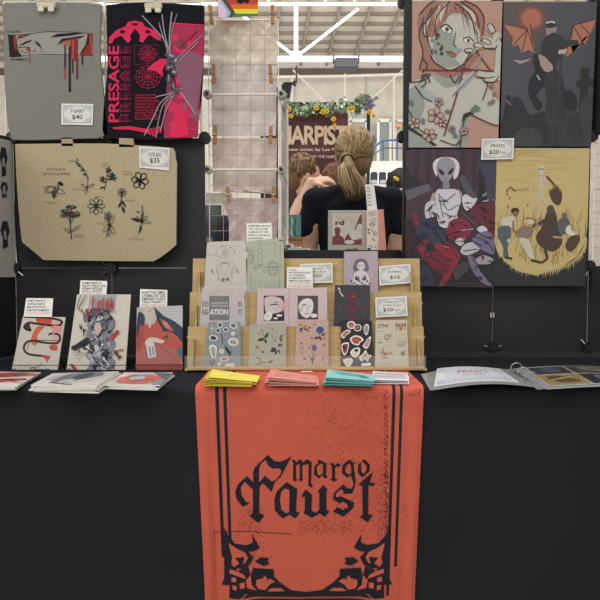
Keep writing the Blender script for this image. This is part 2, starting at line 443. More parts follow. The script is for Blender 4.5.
for i in range(330):
    t = rg.random() * (len(path) - 1); k = int(t); f = t - k
    x = path[k][0] * (1 - f) + path[k + 1][0] * f + rg.gauss(0, 2.2); y = path[k][1] * (1 - f) + path[k + 1][1] * f + rg.gauss(0, 3.0)
    leaf(m, at(x, y, 5.12 + rg.uniform(-.03, .04)), rg.uniform(.025, .05), rg.uniform(.008, .018), rg.choice(cols), rg)
for i in range(60): leaf(m, at(rg.gauss(364, 3.5), rg.gauss(101, 3), 5.1), .045, .018, rg.choice(cols[:4]), rg)
for i in range(40): leaf(m, at(rg.gauss(369, 2), rg.gauss(103, 3), 5.08), .03, .01, '8a7f9a', rg)
m.build('foliage', 'leaf', gl)
m = MB(); m.tube([at(x, y, 5.13) for x, y in catmull(path)], .006, '4f5f45', n=5); m.build('stem', 'leaf', gl)
def flower(c, r):
    m = MB()
    for j in range(6):
        a = j * pi / 3; u = Vector((cos(a), 0, sin(a))); v = Vector((-sin(a), 0, cos(a)))
        m.mesh([c, c + u * r * .6 + v * r * .35 + Vector((0, -.006, 0)), c + u * r, c + u * r * .6 - v * r * .35 + Vector((0, -.006, 0))], [(0, 1, 2, 3)], 'f2cf2a' if j % 2 else 'e8bd1e')
    m.ball(c + Vector((0, -.006, 0)), r * .28, 'b98a16', nu=8, nv=5)
    m.build('flower', 'leaf', gl)
for x, y, r in ((289, 109, .026), (291, 116, .022), (316.5, 108, .024), (323, 112, .024), (327, 111, .022), (333.5, 119, .024), (334.5, 125, .018), (350, 109, .024), (353, 108, .022), (369.5, 112, .024), (373.5, 116, .02)):
    flower(at(x, y, 5.06), r)

# ------------------------------------------------------------------ table cloth and orange runner
YF = 1.402; YB = 2.06; LEAN = .115           # the fall hangs slightly inwards
def section(off, n_fall=22, r=.014, z1=.0):
    """profile of the cloth: back of the table, front edge, down the fall; off = distance outside the table"""
    pts = [(y, TZ + off) for y in (YB, 1.9, 1.8, 1.7, 1.62, 1.55, 1.48, 1.43)]
    for i in range(7):
        a = pi / 2 * i / 6; pts.append((YF + r - (r + off) * sin(a), TZ - r + (r + off) * cos(a)))
    z0 = TZ - r
    for i in range(1, n_fall + 1):
        z = z0 + (z1 - z0) * i / n_fall; pts.append((YF - off + (z0 - z) * LEAN, z))
    return pts
m = MB(); sec = section(0.0); NX = 90; X0, X1 = -1.15, 1.15
grid = []
for i in range(NX + 1):
    x = X0 + (X1 - X0) * i / NX; row = []
    for (y, z) in sec:
        f = max(0, (TZ - .06 - z)) ; amp = min(1, f * 1.6) * .012
        d = amp * (sin(x * 9 + 1) + .5 * sin(x * 23 + z * 3)) * (0 if abs(x - .02) < .27 else 1)
        row.append(Vector((x, y + d, z)))
    grid.append(row)
vs = [p for r_ in grid for p in r_]; k = len(sec)
m.mesh(vs, [(i * k + j, i * k + j + 1, (i + 1) * k + j + 1, (i + 1) * k + j) for i in range(NX) for j in range(k - 1)], '27282d')
m.face([(X0, YB, TZ), (X0, YB, 0), (X1, YB, 0), (X1, YB, TZ)][::-1], '27282d')
m.face([(X0, YB, TZ), (X0, YB, 0), (X0, YF + .1, 0), (X0, YF, TZ)], '27282d'); m.face([(X1, YB, TZ), (X1, YB, 0), (X1, YF + .1, 0), (X1, YF, TZ)][::-1], '27282d')
cl = m.build('tablecloth', 'black_cloth', org=Vector((0, 1.7, 0)), smooth=True)
tag(cl, 'plain black cloth covering the whole booth table down to the floor', 'tablecloth')

ROFF = .004
sec = [(1.665, TZ + ROFF)] + [q for q in section(ROFF, 26, z1=.12) if q[0] < 1.63]
US = [0, .004, .02, .035, .06, .087, .103, .122, .137, .2, .3, .4, .5, .6, .7, .8, .8625, .877, .896, .91, .94, .965, .98, .996, 1]
STR = {5: 556, 7: 590, 16: 590, 18: 566}           # stripe columns and the picture height where each ends
def rx(u, z):
    t = max(0, min(1, (TZ - z) / .47)); L = -.2275 + .010 * t; R = .2685 - .006 * t; return L + (R - L) * u
def fold(u, z):
    t = max(0, min(1, (TZ - .03 - z) / .3)); e = 0
    if u < .08: e = .006 * sin(u / .08 * pi * 1.5)
    if u > .92: e = .006 * sin((1 - u) / .08 * pi * 1.5)
    return e * t
def zpy(z, y): return 300 - F * ((z - CAM.z) * cT + y * sT) / (y * cT - (z - CAM.z) * sT)
m = MB(); g = [[Vector((rx(u, z), y - fold(u, z), z)) for (y, z) in sec] for u in US]
nn = len(sec); base = len(m.v); m.v += [p for r_ in g for p in r_]
for i in range(len(US) - 1):
    for j in range(nn - 1):
        m.f.append((base + i * nn + j, base + i * nn + j + 1, base + (i + 1) * nn + j + 1, base + (i + 1) * nn + j))
        yy = zpy(sec[j][1], sec[j][0])
        c = '26262e' if i in STR and (yy < STR[i]) else 'c35d4b'
        m.c.append(c); m.m.append(None)
# bottom hem return so the cloth has thickness
ed = [g[i][-1] for i in range(len(US))]
for a, b in zip(ed, ed[1:]): m.face([a, a + Vector((0, .002, 0)), b + Vector((0, .002, 0)), b], 'a84436')
LN = -math.degrees(math.atan(LEAN)); nR = norm(LN)
pR = Vector((0, YF - ROFF, TZ - .014)) + nR * .0006
A = Art(m, pR, nR); INK = '23232b'
# distressed print: fine specks
rs = random.Random(11)
def specks(n, x0, y0, x1, y1, smin, smax, col, fx=None):
    A.crop(0, 0, 1); A.begin(col)
    for i in range(n):
        x = rs.uniform(x0, x1); y = rs.uniform(y0, y1)
        if fx and rs.random() > fx(x, y): continue
        s_ = rs.uniform(smin, smax); a = rs.uniform(0, pi)
        A.poly([(x + s_ * rs.uniform(.5, 1) * cos(a + q), y + s_ * rs.uniform(.5, 1) * sin(a + q)) for q in (0, 1.6, 3.1, 4.7)], col)
cB = '8c3d38'; cD = '4a2a2e'
specks(4200, 299, 386, 388, 540, .22, .62, cB, lambda x, y: max(0, min(1, (x - 297) / 40)) * (1 if y < 532 else .4))
specks(300, 384, 388, 388, 535, .3, .9, cD)
specks(500, 376, 470, 389, 545, .3, .8, cD, lambda x, y: (x - 374) / 15)
specks(650, 203, 531, 290, 578, .25, .8, cD, lambda x, y: max(0, 1 - abs(x - 255) / 38) * max(0, 1 - (y - 531) / 46))
specks(300, 202, 532, 216, 600, .3, .8, cD, lambda x, y: .8 if y > 575 or x > 208 else .35)
specks(260, 238, 505, 262, 532, .3, .7, cD, lambda x, y: .7)
specks(220, 405, 505, 419, 545, .3, .8, cD, lambda x, y: .6)
specks(120, 340, 565, 356, 590, .25, .6, cD)
specks(160, 298, 520, 352, 534, .25, .7, cD)
specks(50, 408, 388, 420, 396, .3, .6, cD)
A.crop(200, 520, 5.4545)
A.line([(0, 66), (60, 68), (130, 64), (260, 62), (380, 70), (500, 76)], 3.5, cD)
# lettering: upper word
A.crop(285, 450, 6); c = INK
def dia(x, y, r=9, ry=None): A.poly([(x - r, y), (x, y - (ry or r)), (x + r, y), (x, y + (ry or r))], c)
# m
A.poly([(40, 62), (50, 56), (66, 68), (66, 176), (58, 186), (48, 176), (50, 78)], c); dia(60, 178, 14, 12)
A.poly([(66, 76), (90, 54), (104, 66), (104, 170), (92, 182), (88, 170), (88, 82), (66, 92)], c); dia(95, 178, 14, 11)
A.poly([(104, 78), (132, 54), (160, 72), (156, 200), (168, 214), (158, 226), (140, 214), (142, 84), (104, 92)], c)
# a
A.poly([(196, 62), (206, 58), (248, 80), (246, 152), (258, 160), (240, 172), (228, 160), (228, 88), (200, 74)], c)
A.poly([(214, 80), (190, 98), (192, 142), (214, 160), (202, 170), (174, 146), (176, 98), (206, 70)], c); A.line([(205, 162), (230, 142)], 7, c)
# r
A.poly([(270, 82), (284, 76), (300, 92), (300, 170), (314, 178), (294, 190), (272, 178), (282, 168), (282, 100)], c); A.poly([(298, 94), (318, 76), (334, 92), (322, 106), (312, 98), (299, 108)], c)
# g
A.poly([(376, 66), (390, 56), (406, 76), (420, 66), (412, 90), (424, 190), (416, 226), (398, 246), (412, 206), (398, 160), (396, 92)], c)
A.poly([(378, 62), (344, 92), (342, 140), (372, 166), (398, 150), (396, 138), (382, 148), (362, 132), (362, 98), (384, 80)], c)
A.poly([(404, 226), (420, 222), (402, 262), (352, 262), (340, 248), (370, 250), (392, 246)], c)
# o
A.poly([(462, 60), (480, 58), (510, 88), (506, 128), (466, 164), (458, 160), (436, 136), (440, 88), (456, 72), (458, 130), (470, 144), (488, 128), (490, 96), (468, 74)], c)
# lower word: first letter
A.crop(230, 450, 7.5)
A.poly([(284, 36), (300, 52), (330, 82), (370, 88), (410, 76), (462, 46), (408, 148), (380, 200), (338, 238), (320, 288), (310, 314), (246, 246), (222, 276), (218, 470), (258, 492), (214, 548), (142, 492), (172, 476), (172, 296), (108, 236), (80, 282), (86, 338), (118, 388), (150, 396), (96, 426), (52, 376), (38, 318), (60, 256), (128, 196), (176, 244), (172, 176), (186, 130), (240, 78)], c)
A.poly([(268, 74), (232, 104), (220, 138), (218, 244), (262, 192), (312, 236), (338, 228), (378, 182), (384, 152), (362, 138), (320, 140), (284, 116)], 'c35d4b'); A.col = None; A.lay += 1
# a
A.poly([(424, 240), (504, 292), (494, 448), (500, 466), (526, 466), (490, 514), (446, 484), (392, 514), (336, 452), (332, 372), (352, 310)], c)
A.poly([(412, 288), (446, 300), (444, 464), (420, 474), (386, 446), (376, 380), (384, 314)], 'c35d4b'); A.col = None; A.lay += 1
# u s t
A.crop(285, 450, 6)
A.poly([(124, 238), (162, 268), (158, 362), (184, 378), (206, 358), (206, 256), (196, 250), (230, 210), (256, 238), (248, 250), (248, 360), (266, 366), (238, 402), (208, 380), (162, 406), (112, 378), (118, 362), (120, 276), (104, 284), (100, 270)], c)
A.poly([(348, 206), (378, 232), (420, 228), (388, 262), (346, 256), (330, 276), (412, 312), (412, 344), (352, 400), (288, 370), (316, 342), (352, 362), (368, 340), (286, 296), (296, 256)], c)
A.poly([(338, 236), (352, 250), (326, 280), (306, 282), (306, 262)], 'c35d4b'); A.poly([(346, 310), (372, 326), (376, 350), (350, 340), (330, 326)], 'c35d4b'); A.col = None; A.lay += 1
A.poly([(526, 134), (508, 196), (536, 198), (538, 214), (500, 214), (498, 386), (528, 390), (496, 434), (450, 402), (466, 388), (464, 214), (440, 212), (478, 172)], c)
# corner ornaments (left one, then mirrored for the right), rails and bottom arc
def orn(mx):
    A.crop(200, 520, 5.4545) if not mx else A.crop(0, 0, 1)
    def T(p):
        if not mx: return p
        x = 200 + p[0] / 5.4545; y = 520 + p[1] / 5.4545; return (613.5 - x, y - .3)
    def q(pts, col=INK, sm=False): A.poly([T(p) for p in pts], col, sm)
    R_ = 'c35d4b'
    q([(132, 40), (150, 80), (190, 128), (250, 138), (288, 124), (284, 78), (302, 110), (326, 152), (290, 172), (262, 172), (292, 206), (268, 250), (228, 268), (200, 262), (196, 282), (272, 252), (276, 282), (290, 262), (402, 268), (404, 310), (440, 344), (500, 384), (600, 396), (600, 410), (330, 402), (250, 404), (216, 432), (160, 426), (162, 356), (116, 352), (132, 320)])
    q([(156, 126), (200, 156), (244, 176), (262, 206), (246, 236), (210, 240), (184, 258), (170, 236), (176, 204), (166, 170)], R_)
    q([(190, 206), (222, 204), (240, 200), (240, 226), (218, 250), (208, 228)])
    q([(164, 268), (212, 284), (240, 300), (250, 322), (214, 310), (160, 290)], R_)
    q([(172, 312), (198, 316), (196, 340), (172, 338)], R_); q([(216, 344), (244, 342), (244, 372), (218, 376)], R_); q([(176, 356), (200, 360), (200, 386), (178, 380)], R_)
    q([(294, 238), (276, 300), (282, 356), (310, 384), (258, 372), (250, 330), (276, 300), (264, 250)], R_)
    q([(310, 326), (348, 318), (362, 334), (380, 320), (410, 336), (380, 352), (356, 382), (320, 376), (304, 352)], R_)
    q([(348, 302), (368, 318), (360, 332), (346, 320)], R_)
    q([(388, 372), (440, 372), (462, 388), (400, 390), (366, 388)], R_)
    q([(300, 224), (330, 204), (378, 208), (366, 226), (378, 240), (348, 250), (318, 238)])
    q([(230, 432), (262, 404), (330, 400), (600, 408), (600, 420), (290, 418)]) ; q([(250, 460), (270, 434), (330, 428), (600, 430), (600, 446)])
orn(False); orn(True)
rn = m.build('table_runner', 'runner', org=Vector((0, 1.5, .12)), smooth=False)
tag(rn, 'orange banner runner with black gothic lettering hanging over the table front', 'table runner')
# ------------------------------------------------------------------ black display panels behind the table
def connector(parent, p, r=.017, col='141518', ends=(), out=Vector((0, -1, 0))):
    m = MB(); m.disc(p + out * .012, out, r, .024, col, k=10); m.disc(p + out * .016, out, r * .45, .006, '202126', k=10)
    for dx, dz in ends:
        a = p + Vector((dx * r * .9, -.008, dz * r * .9)); b = p + Vector((dx * r * 1.9, -.004, dz * r * 1.9)); m.tube([a, b], .0022, 'e8e6e0', n=6, mat='metal')
    return m.build('connector', 'plastic', parent)
def panel(parent, a, b, z0, z1, col='202125', gap=.0004):
    """one board between two uprights a,b (points on the ground plan), with its wire frame as a sub-part"""
    a = Vector((a.x, a.y, 0)); b = Vector((b.x, b.y, 0)); u = (b - a).normalized(); n = Vector((u.y, -u.x, 0))
    if n.y > 0 or abs(n.y) < .3 and n.x * (a.x + b.x) > 0: n = -n
    m = MB(); q = [a + u * gap + Vector((0, 0, z0 + gap)), b - u * gap + Vector((0, 0, z0 + gap)), b - u * gap + Vector((0, 0, z1 - gap)), a + u * gap + Vector((0, 0, z1 - gap))]
    m.slab(q, n, .0015, col); o = m.build('board', 'panel', parent)
    m = MB(); e = [a + u * .003 + Vector((0, 0, z0 + .003)), b - u * .003 + Vector((0, 0, z0 + .003)), b - u * .003 + Vector((0, 0, z1 - .003)), a + u * .003 + Vector((0, 0, z1 - .003))]
    m.tube([p - n * .002 for p in e], .0020, '1d1e22', n=6, closed=True); m.build('wire_frame', 'plastic', o)
    return o
YP = 1.91
def gx(px): v = at(px, 137, YP); return Vector((v.x, YP, 0))
def gz(py): return at(300, py, YP).z
ZB = TZ + .004
LR = thing('display_rack', (gx(110).x, YP, ZB), 'black panel rack at the left of the table, below and behind the tote bag', 'display rack')
xs = [gx(13), gx(110), gx(205)]; zz = [ZB, gz(268), gz(138)]
for i in (0, 1):
    for j in (0, 1): panel(LR, xs[i], xs[i + 1], zz[j], zz[j + 1])
LW = [xs[0], Vector((-.98, 1.50, 0))]
for j in (0, 1): panel(LR, LW[0], LW[1], zz[j], zz[j + 1], '1c1d21')
for i in (0, 1, 2):
    for j, z in ((1, zz[1]), (2, zz[2])):
        e = {0: ((.7, -.7),), 1: ((-.8, .6), (-.8, -.6)), 2: ()}[i] if j == 1 else ((-.2, .9),) if i == 0 else ((.7, .7),) if i == 1 else ()
        connector(LR, Vector((xs[i].x, YP, z)), ends=e)
m = MB(); m.tube([Vector((xs[0].x + .02, YP - .006, zz[1])), Vector((xs[1].x - .02, YP - .006, zz[1]))], .0013, 'a9a69e', n=6); m.build('rod', 'metal', LR)
m = MB(); m.tube([Vector((xs[0].x + .006, YP - .008, zz[1] + .01)), Vector((xs[0].x - .004, YP - .008, zz[2] - .01))], .0025, 'dedad0', n=6); m.build('rod', 'metal', LR)
RR = thing('display_rack', (gx(497).x, YP, ZB), 'black panel rack at the right of the table, holding the four art prints', 'display rack')
xs2 = [gx(402.5), gx(495), gx(591)]; zr = [TZ + .016, gz(266), gz(137), gz(2)]
for i in (0, 1):
    for j in (0, 1, 2): panel(RR, xs2[i], xs2[i + 1], zr[j], zr[j + 1], '232427')
RW = [xs2[2], Vector((1.03, 1.50, 0))]
panel(RR, RW[0], RW[1], zr[0], zr[1], '2b2c2f'); panel(RR, RW[0], RW[1], zr[2], zr[3], '202124')
for i in (0, 1, 2):
    for j in (0, 1, 2, 3):
        if j == 1 and i < 2: continue
        e = {(0, 3): ((.6, .7),), (2, 2): ((-.7, .8), (-.8, -.6)), (2, 1): ((-.8, .5), (-.3, -.9), (.2, .95)), (1, 0): ((-.8, .2), (.8, .2)), (2, 0): ((-.6, .8),), (0, 2): ()}.get((i, j), ())
        connector(RR, Vector((xs2[i].x, YP, zr[j] + (.01 if j == 0 else 0))), ends=e)
m = MB(); m.tube([Vector((xs2[0].x, YP - .012, zr[0] + .004)), Vector((xs2[2].x, YP - .012, zr[0] + .004))], .002, '55565a', n=6); m.build('rod', 'metal', RR)
m = MB(); m.box((gx(402.5).x - .002, YP - .03, zr[1] - .02), (gx(409.5).x, YP - .014, zr[3]), '131417'); m.build('edge_strip', 'plastic', RR)
m = MB(); p = at(492, 315, YP - .006); m.box((p.x - .006, p.y - .004, p.z - .007), (p.x - .002, p.y, p.z + .007), 'c8c4ba'); m.box((p.x + .002, p.y - .004, p.z - .007), (p.x + .006, p.y, p.z + .007), 'c8c4ba'); m.box((p.x - .003, p.y - .001, p.z - .004), (p.x + .003, p.y, p.z + .004), '8a8880'); m.build('latch', 'metal', RR)
# white wire grid on the right wing with sheets in front
def wires(parent, o, u, wv, lu, lw, nu, nw, r=.0011, col='d8d3c8', fr=.0026, fcol='eeeae2'):
    m = MB(); c = [o, o + u * lu, o + u * lu + wv * lw, o + wv * lw]
    m.tube(c, fr, fcol, n=6, closed=True); m.build('frame', 'painted_metal', parent)
    m = MB()
    for i in range(1, nu): m.tube([o + u * lu * i / nu, o + u * lu * i / nu + wv * lw], r, col, n=5)
    for i in range(1, nw): m.tube([o + wv * lw * i / nw, o + wv * lw * i / nw + u * lu], r, col, n=5)
    m.build('wire_mesh', 'painted_metal', parent)
ZV = Vector((0, 0, 1))
wg = thing('wire_grid', (RW[0].x + .02, 1.88, zr[1]), 'white wire grid panel at the right edge of the photo', 'wire grid')
u = (RW[1] - RW[0]).normalized()
wires(wg, Vector((RW[0].x, RW[0].y, zr[1] + .02)) + u * .015 , u, ZV, .40, zr[2] - zr[1] - .04, 10, 10, col='b9b6ae')
nW = Vector((u.y, -u.x, 0)); nW = nW if nW.x < 0 else -nW
def wing_sheet(name, u0, u1, z0, z1, col, label, cat, art=None, off=.01, base=RW, uu=None, nn=None, group=None):
    m = MB(); uu = uu or u; nn = nn or nW; o = Vector((base[0].x, base[0].y, 0)) + nn * off
    q = [o + uu * u0 + ZV * z0, o + uu * u1 + ZV * z0, o + uu * u1 + ZV * z1, o + uu * u0 + ZV * z1]
    m.slab(q, nn, .0015, col)
    if art: art(m, o, uu, nn)
    return tag(m.build(name, 'paper'), label, cat, group)
wing_sheet('art_print', .06, .34, gz(178), gz(146), 'bab6b0', 'pale grey sheet at the right edge, above the white wire grid', 'print')
wing_sheet('paper_sheet', .045, .22, gz(260), gz(192), 'eeeeec', 'white sheet behind the wire grid at the right edge', 'paper sheet', off=-.006)
# grey poster with dark moth shapes on the left wing
uL = (LW[1] - LW[0]).normalized(); nL = Vector((uL.y, -uL.x, 0)); nL = nL if nL.x > 0 else -nL
def art_moth(m, o, uu, nn):
    def pl(pts): m.face([o + nn * .0012 + uu * a + ZV * z for a, z in pts], '24242a')
    for zc, h, wd in ((gz(165), .085, .03), (gz(192), .045, .03), (gz(236), .08, .035)):
        for cx in (.045, .125, .205):
            pl([(cx - wd * .3, zc + h * .5), (cx + wd * .25, zc + h * .5), (cx + wd * .5, zc + h * .15), (cx + wd * .25, zc - h * .1), (cx + wd * .3, zc - h * .5), (cx - wd * .3, zc - h * .4), (cx - wd * .25, zc - h * .1), (cx - wd * .5, zc + h * .15)])
            m.face([o + nn * .0018 + uu * a + ZV * z for a, z in ((cx - .004, zc - .012), (cx + .004, zc - .012), (cx + .006, zc + .01), (cx - .003, zc + .014))], '8d8d92')
wing_sheet('art_print', .008, .30, gz(277), gz(142), 'a09d99', 'grey poster with dark moth shapes on the left wing panel', 'print', art=art_moth, base=LW, uu=uL, nn=nL, off=.006)

# white wire grids behind the two shirts
for (a, b, lb) in ((gx(4), gx(102), 'white wire grid behind the grey T-shirt'), (gx(104), gx(204), 'white wire grid behind the black and red T-shirt')):
    t = thing('wire_grid', (a.x, YP, gz(136)), lb, 'wire grid')
    wires(t, Vector((a.x + .006, YP + .004, gz(134))), Vector((1, 0, 0)), ZV, b.x - a.x - .014, gz(2) - gz(134), 6, 9, fr=.0035)
# ------------------------------------------------------------------ open white wire rack in the middle
WR = thing('wire_grid_rack', (at(243, 250, 1.93).x, 1.93, TZ), 'tall white wire grid rack standing in the middle, hung with clear bags', 'wire rack')
YW = 1.93
def W(x, y, Y=YW): return at(x, y, Y)
xl, xr = W(209, 137).x, W(278.5, 137).x
lv = [W(243, 20).z, W(243, 95).z, W(243, 170).z, W(243, 246).z]
for k in range(3): wires(WR, Vector((xl, YW, lv[k + 1])), Vector((1, 0, 0)), ZV, xr - xl, lv[k] - lv[k + 1], 5, 5, r=.0009, col='a0968c', fr=.0024)
wires(WR, Vector((xl, YW, TZ + .01)), Vector((1, 0, 0)), ZV, xr - xl, lv[3] - TZ - .012, 5, 4, r=.0009, col='a0968c', fr=.0024)
for k in (1, 2):
    m = MB(); m.tube([Vector((xl, YW - .006, lv[k])), Vector((xr, YW - .006, lv[k]))], .0035, 'd9d5cc', n=8); m.build('rod', 'painted_metal', WR)
    for x in (xl - .003, xr + .008): connector(WR, Vector((x, YW - .004, lv[k])), r=.012, col='a8a49d')
a = Vector((xr + .004, YW + .01, 0)); b = W(287, 200, 2.2); b.z = 0; uS = (b - a).normalized()
for k in (1, 2): wires(WR, a + ZV * lv[k + 1], uS, ZV, (b - a).length, lv[k] - lv[k + 1] + (.03 if k == 1 else 0), 5, 5, r=.001, col='c9c4ba', fr=.0032)
m = MB(); m.tube([a + ZV * TZ, a + ZV * (lv[1] + .04)], .005, 'f0ede6', n=8); m.build('post', 'painted_metal', WR)
m = MB(); m.tube([b + ZV * TZ, b + ZV * (lv[1] + .04)], .005, 'f0ede6', n=8); m.build('post', 'painted_metal', WR)
m = MB(); m.tube([Vector((xr - .004, YW + .03, TZ)), Vector((xr - .004, YW + .03, lv[1] + .03))], .0035, '2a2a2e', n=8); m.build('black_rod', 'plastic', WR)
m = MB(); n_ = Vector((uS.y, -uS.x, 0)); q = [a + uS * .01 + ZV * (lv[3] + .02), b - uS * .01 + ZV * (lv[3] + .02), b - uS * .01 + ZV * (lv[1] - .02), a + uS * .01 + ZV * (lv[1] - .02)]
m.slab(q, n_, .0004, 'e8e8e8'); tag(m.build('clear_bag', 'sheer_film'), 'clear film on the side of the white wire rack, right of the hanging bags', 'clear bag')
def film(outl, Y, col, label, mat='bag_film', amp=.0022, seed=0):
    rr = random.Random(seed); m = MB()
    xs_ = [p[0] for p in outl]; ys_ = [p[1] for p in outl]; x0, x1, y0, y1 = min(xs_), max(xs_), min(ys_), max(ys_)
    NXF, NYF = 22, 22; G = []
    def lerpx(y):                                        # left/right edge of the outline at a height
        c = []
        for i in range(len(outl)):
            (ax, ay), (bx, by) = outl[i], outl[(i + 1) % len(outl)]
            if (ay - y) * (by - y) <= 0 and ay != by: c.append(ax + (bx - ax) * (y - ay) / (by - ay))
        return (min(c), max(c)) if c else (x0, x1)
    ph = [rr.uniform(0, 6) for _ in range(6)]
    for j in range(NYF + 1):
        y = y0 + (y1 - y0) * min(.999, max(.001, j / NYF)); L_, R_ = lerpx(y); row = []
        for i in range(NXF + 1):
            x = L_ + (R_ - L_) * i / NXF
            d = amp * (sin(x * .35 + y * .12 + ph[0]) + .7 * sin(y * .3 - x * .2 + ph[1]) + .5 * sin((x + y) * .55 + ph[2]) + .4 * sin((x - y) * .8 + ph[3]))
            row.append(W(x, y, Y) + Vector((0, d, 0)))
        G.append(row)
    k = NXF + 1
    vs = [p for r_ in G for p in r_]; fs = [(i * k + j, i * k + j + 1, (i + 1) * k + j + 1, (i + 1) * k + j) for i in range(NYF) for j in range(NXF)]
    m.mesh(vs, fs, col); m.mesh([p + Vector((0, .003, 0)) for p in vs], [f[::-1] for f in fs], col)
    bd = [i for i in range(k)] + [i * k + k - 1 for i in range(1, NYF + 1)] + [NYF * k + i for i in range(k - 2, -1, -1)] + [i * k for i in range(NYF - 1, 0, -1)]
    for i in range(len(bd)): A_, B_ = vs[bd[i]], vs[bd[(i + 1) % len(bd)]]; m.face([A_, B_, B_ + Vector((0, .003, 0)), A_ + Vector((0, .003, 0))], col)
    return tag(m.build('clear_bag', mat, smooth=True), label, 'clear bag', 'clear bags hung on the wire rack')
film([(209.5, 20.5), (277.5, 20.5), (277.5, 64), (209.5, 64)], 1.955, 'd9cdbb', 'beige tinted clear bag at the top of the wire rack', seed=1)
film([(211, 64.5), (277, 64.5), (276, 136), (212, 136)], 1.955, 'd8cdc9', 'crumpled clear bag in the second row of the wire rack', seed=2)
film([(212, 138), (277, 138), (276, 194), (213, 192)], 1.955, 'd3c3b7', 'warm beige clear bag in the third row of the wire rack', seed=3)
film([(222, 198), (277.5, 198), (278, 252), (229, 252), (229, 222)], 1.955, 'c9b3b3', 'pinkish clear bag lowest on the wire rack', seed=4)
film([(206, 193), (232, 193), (232, 204), (206, 204)], 2.0, 'd8d8d8', 'strip of clear film above the dark chair', 'sheer_film', .002, 5)
# clothes pegs
def peg(x, y0, y1, label, tilt=0, grp='wooden pegs on the wire rack'):
    a = W(x - tilt / 2, y0, 1.922); b = W(x + tilt / 2, y1, 1.922); d = (b - a); L_ = d.length; ex = Vector((1, 0, 0)); z = d.normalized()
    t = thing('clothes_peg', b, label, 'clothes peg', grp)
    for s_ in (-1, 1):
        m = MB(); q = []
        for f, off in ((0, .0052), (.45, .0022), (.7, .0030), (1, .0026)): q.append((a + d * f, off))
        vs = []
        for p, off in q:
            for yy in (-.005, .005):
                vs.append(p + Vector((0, s_ * off + (0), 0)) + Vector((yy, 0, 0))); vs.append(p + Vector((0, s_ * (off + .0035), 0)) + Vector((yy, 0, 0)))
        fs = [(0, 1, 3, 2), (12, 14, 15, 13)]
        for i in range(3):
            o_ = i * 4; fs += [(o_, o_ + 2, o_ + 6, o_ + 4), (o_ + 1, o_ + 5, o_ + 7, o_ + 3), (o_, o_ + 4, o_ + 5, o_ + 1), (o_ + 2, o_ + 3, o_ + 7, o_ + 6)]
        m.mesh(vs, fs, 'a5794c'); m.build('jaw', 'wood', t)
    m = MB(); c = a + d * .5; m.tube([c + Vector((-.006, -.007, 0)), c + Vector((.006, -.007, 0))], .002, '8f8d88', n=8); m.build('spring', 'metal', t)
    return t
for x, y0, y1, tl, lb in ((211, 6, 24, 1.5, 'wooden peg at the top left corner of the wire rack'), (272.5, 6, 24, 0, 'wooden peg at the top right corner of the wire rack'),
        (213.5, 65, 83, 0, 'wooden peg at the left end of the second row'), (270.5, 65, 83, 1, 'wooden peg at the right end of the second row'),
        (215, 126, 144, 0, 'wooden peg at the left end of the third row'), (270.5, 127, 144, -1, 'wooden peg at the right end of the third row'),
        (228, 187, 203, 1.5, 'wooden peg above the left corner of the pinkish bag'), (273.5, 187, 203, 0, 'wooden peg above the right corner of the pinkish bag')):
    peg(x, y0, y1, lb, tl)
# flag
def art_flag(A):
    A.crop(200, 0, 6.6667)
    A.poly([(150, -40), (386, -40), (386, 0), (190, 0)], '7c2e2a')
    A.poly([(186, 0), (386, 0), (386, 30), (200, 30)], 'b94a35'); A.poly([(196, 30), (386, 28), (386, 60), (214, 60)], 'd8702f')
    A.poly([(210, 60), (386, 60), (386, 92), (226, 92)], 'e0cf3c'); A.poly([(224, 90), (386, 92), (386, 122), (200, 122)], '3f7f66')
    A.poly([(128, -30), (160, -30), (236, 86), (206, 120), (176, 120), (196, 84)], '5a4a48')
    A.poly([(122, -10), (146, 0), (206, 84), (186, 122), (158, 122), (176, 84)], '93b4cc'); A.poly([(118, 0), (132, 0), (180, 84), (162, 122), (122, 122)], 'd9bcd6')
    A.poly([(240, -30), (340, -30), (320, 24), (296, 12), (272, 26), (246, 14)], '231f24')
sheet('pride_flag', [(217, -12), (258, -12), (258, 16), (218, 18)], 1.93, 'b94a35', 'cotton', art=art_flag, label='small striped rainbow flag with a chevron above the wire rack', cat='flag', anchor=(238, 18))

# ------------------------------------------------------------------ people
def fuse(name, parts, mat, col, parent, voxel=.007, smooth=4):
    """parts: ('t', pts, radii) tapered limbs and ('b', centre, radii[, matrix]) rounded masses, fused into one skin"""
    m = MB()
    for p in parts:
        if p[0] == 't':
            m.tube(p[1], p[2], col, n=14)
            for q, r in zip(p[1], p[2]): m.ball(q, r * .995, col, nu=14, nv=10)
        else: m.ball(p[1], p[2], col, nu=20, nv=14, M=p[3] if len(p) > 3 else None)
    o = m.build(name, mat, parent)
    md = o.modifiers.new('r', 'REMESH'); md.mode = 'VOXEL'; md.voxel_size = voxel; md.use_smooth_shade = True
    sm = o.modifiers.new('s', 'SMOOTH'); sm.factor = .5; sm.iterations = smooth
    dg = bpy.context.evaluated_depsgraph_get(); dg.update()
    me = bpy.data.meshes.new_from_object(o.evaluated_get(dg)); o.modifiers.clear(); old = o.data; o.data = me; bpy.data.meshes.remove(old)
    if 'ink' in me.color_attributes: me.color_attributes.remove(me.color_attributes['ink'])
    ca = me.color_attributes.new('ink', 'FLOAT_COLOR', 'CORNER'); ca.data.foreach_set('color', list(hx(col)) * len(me.loops))
    me.materials.clear(); me.materials.append(MATS[mat])
    me.polygons.foreach_set('use_smooth', [True] * len(me.polygons)); me.name = name
    return o
V = Vector
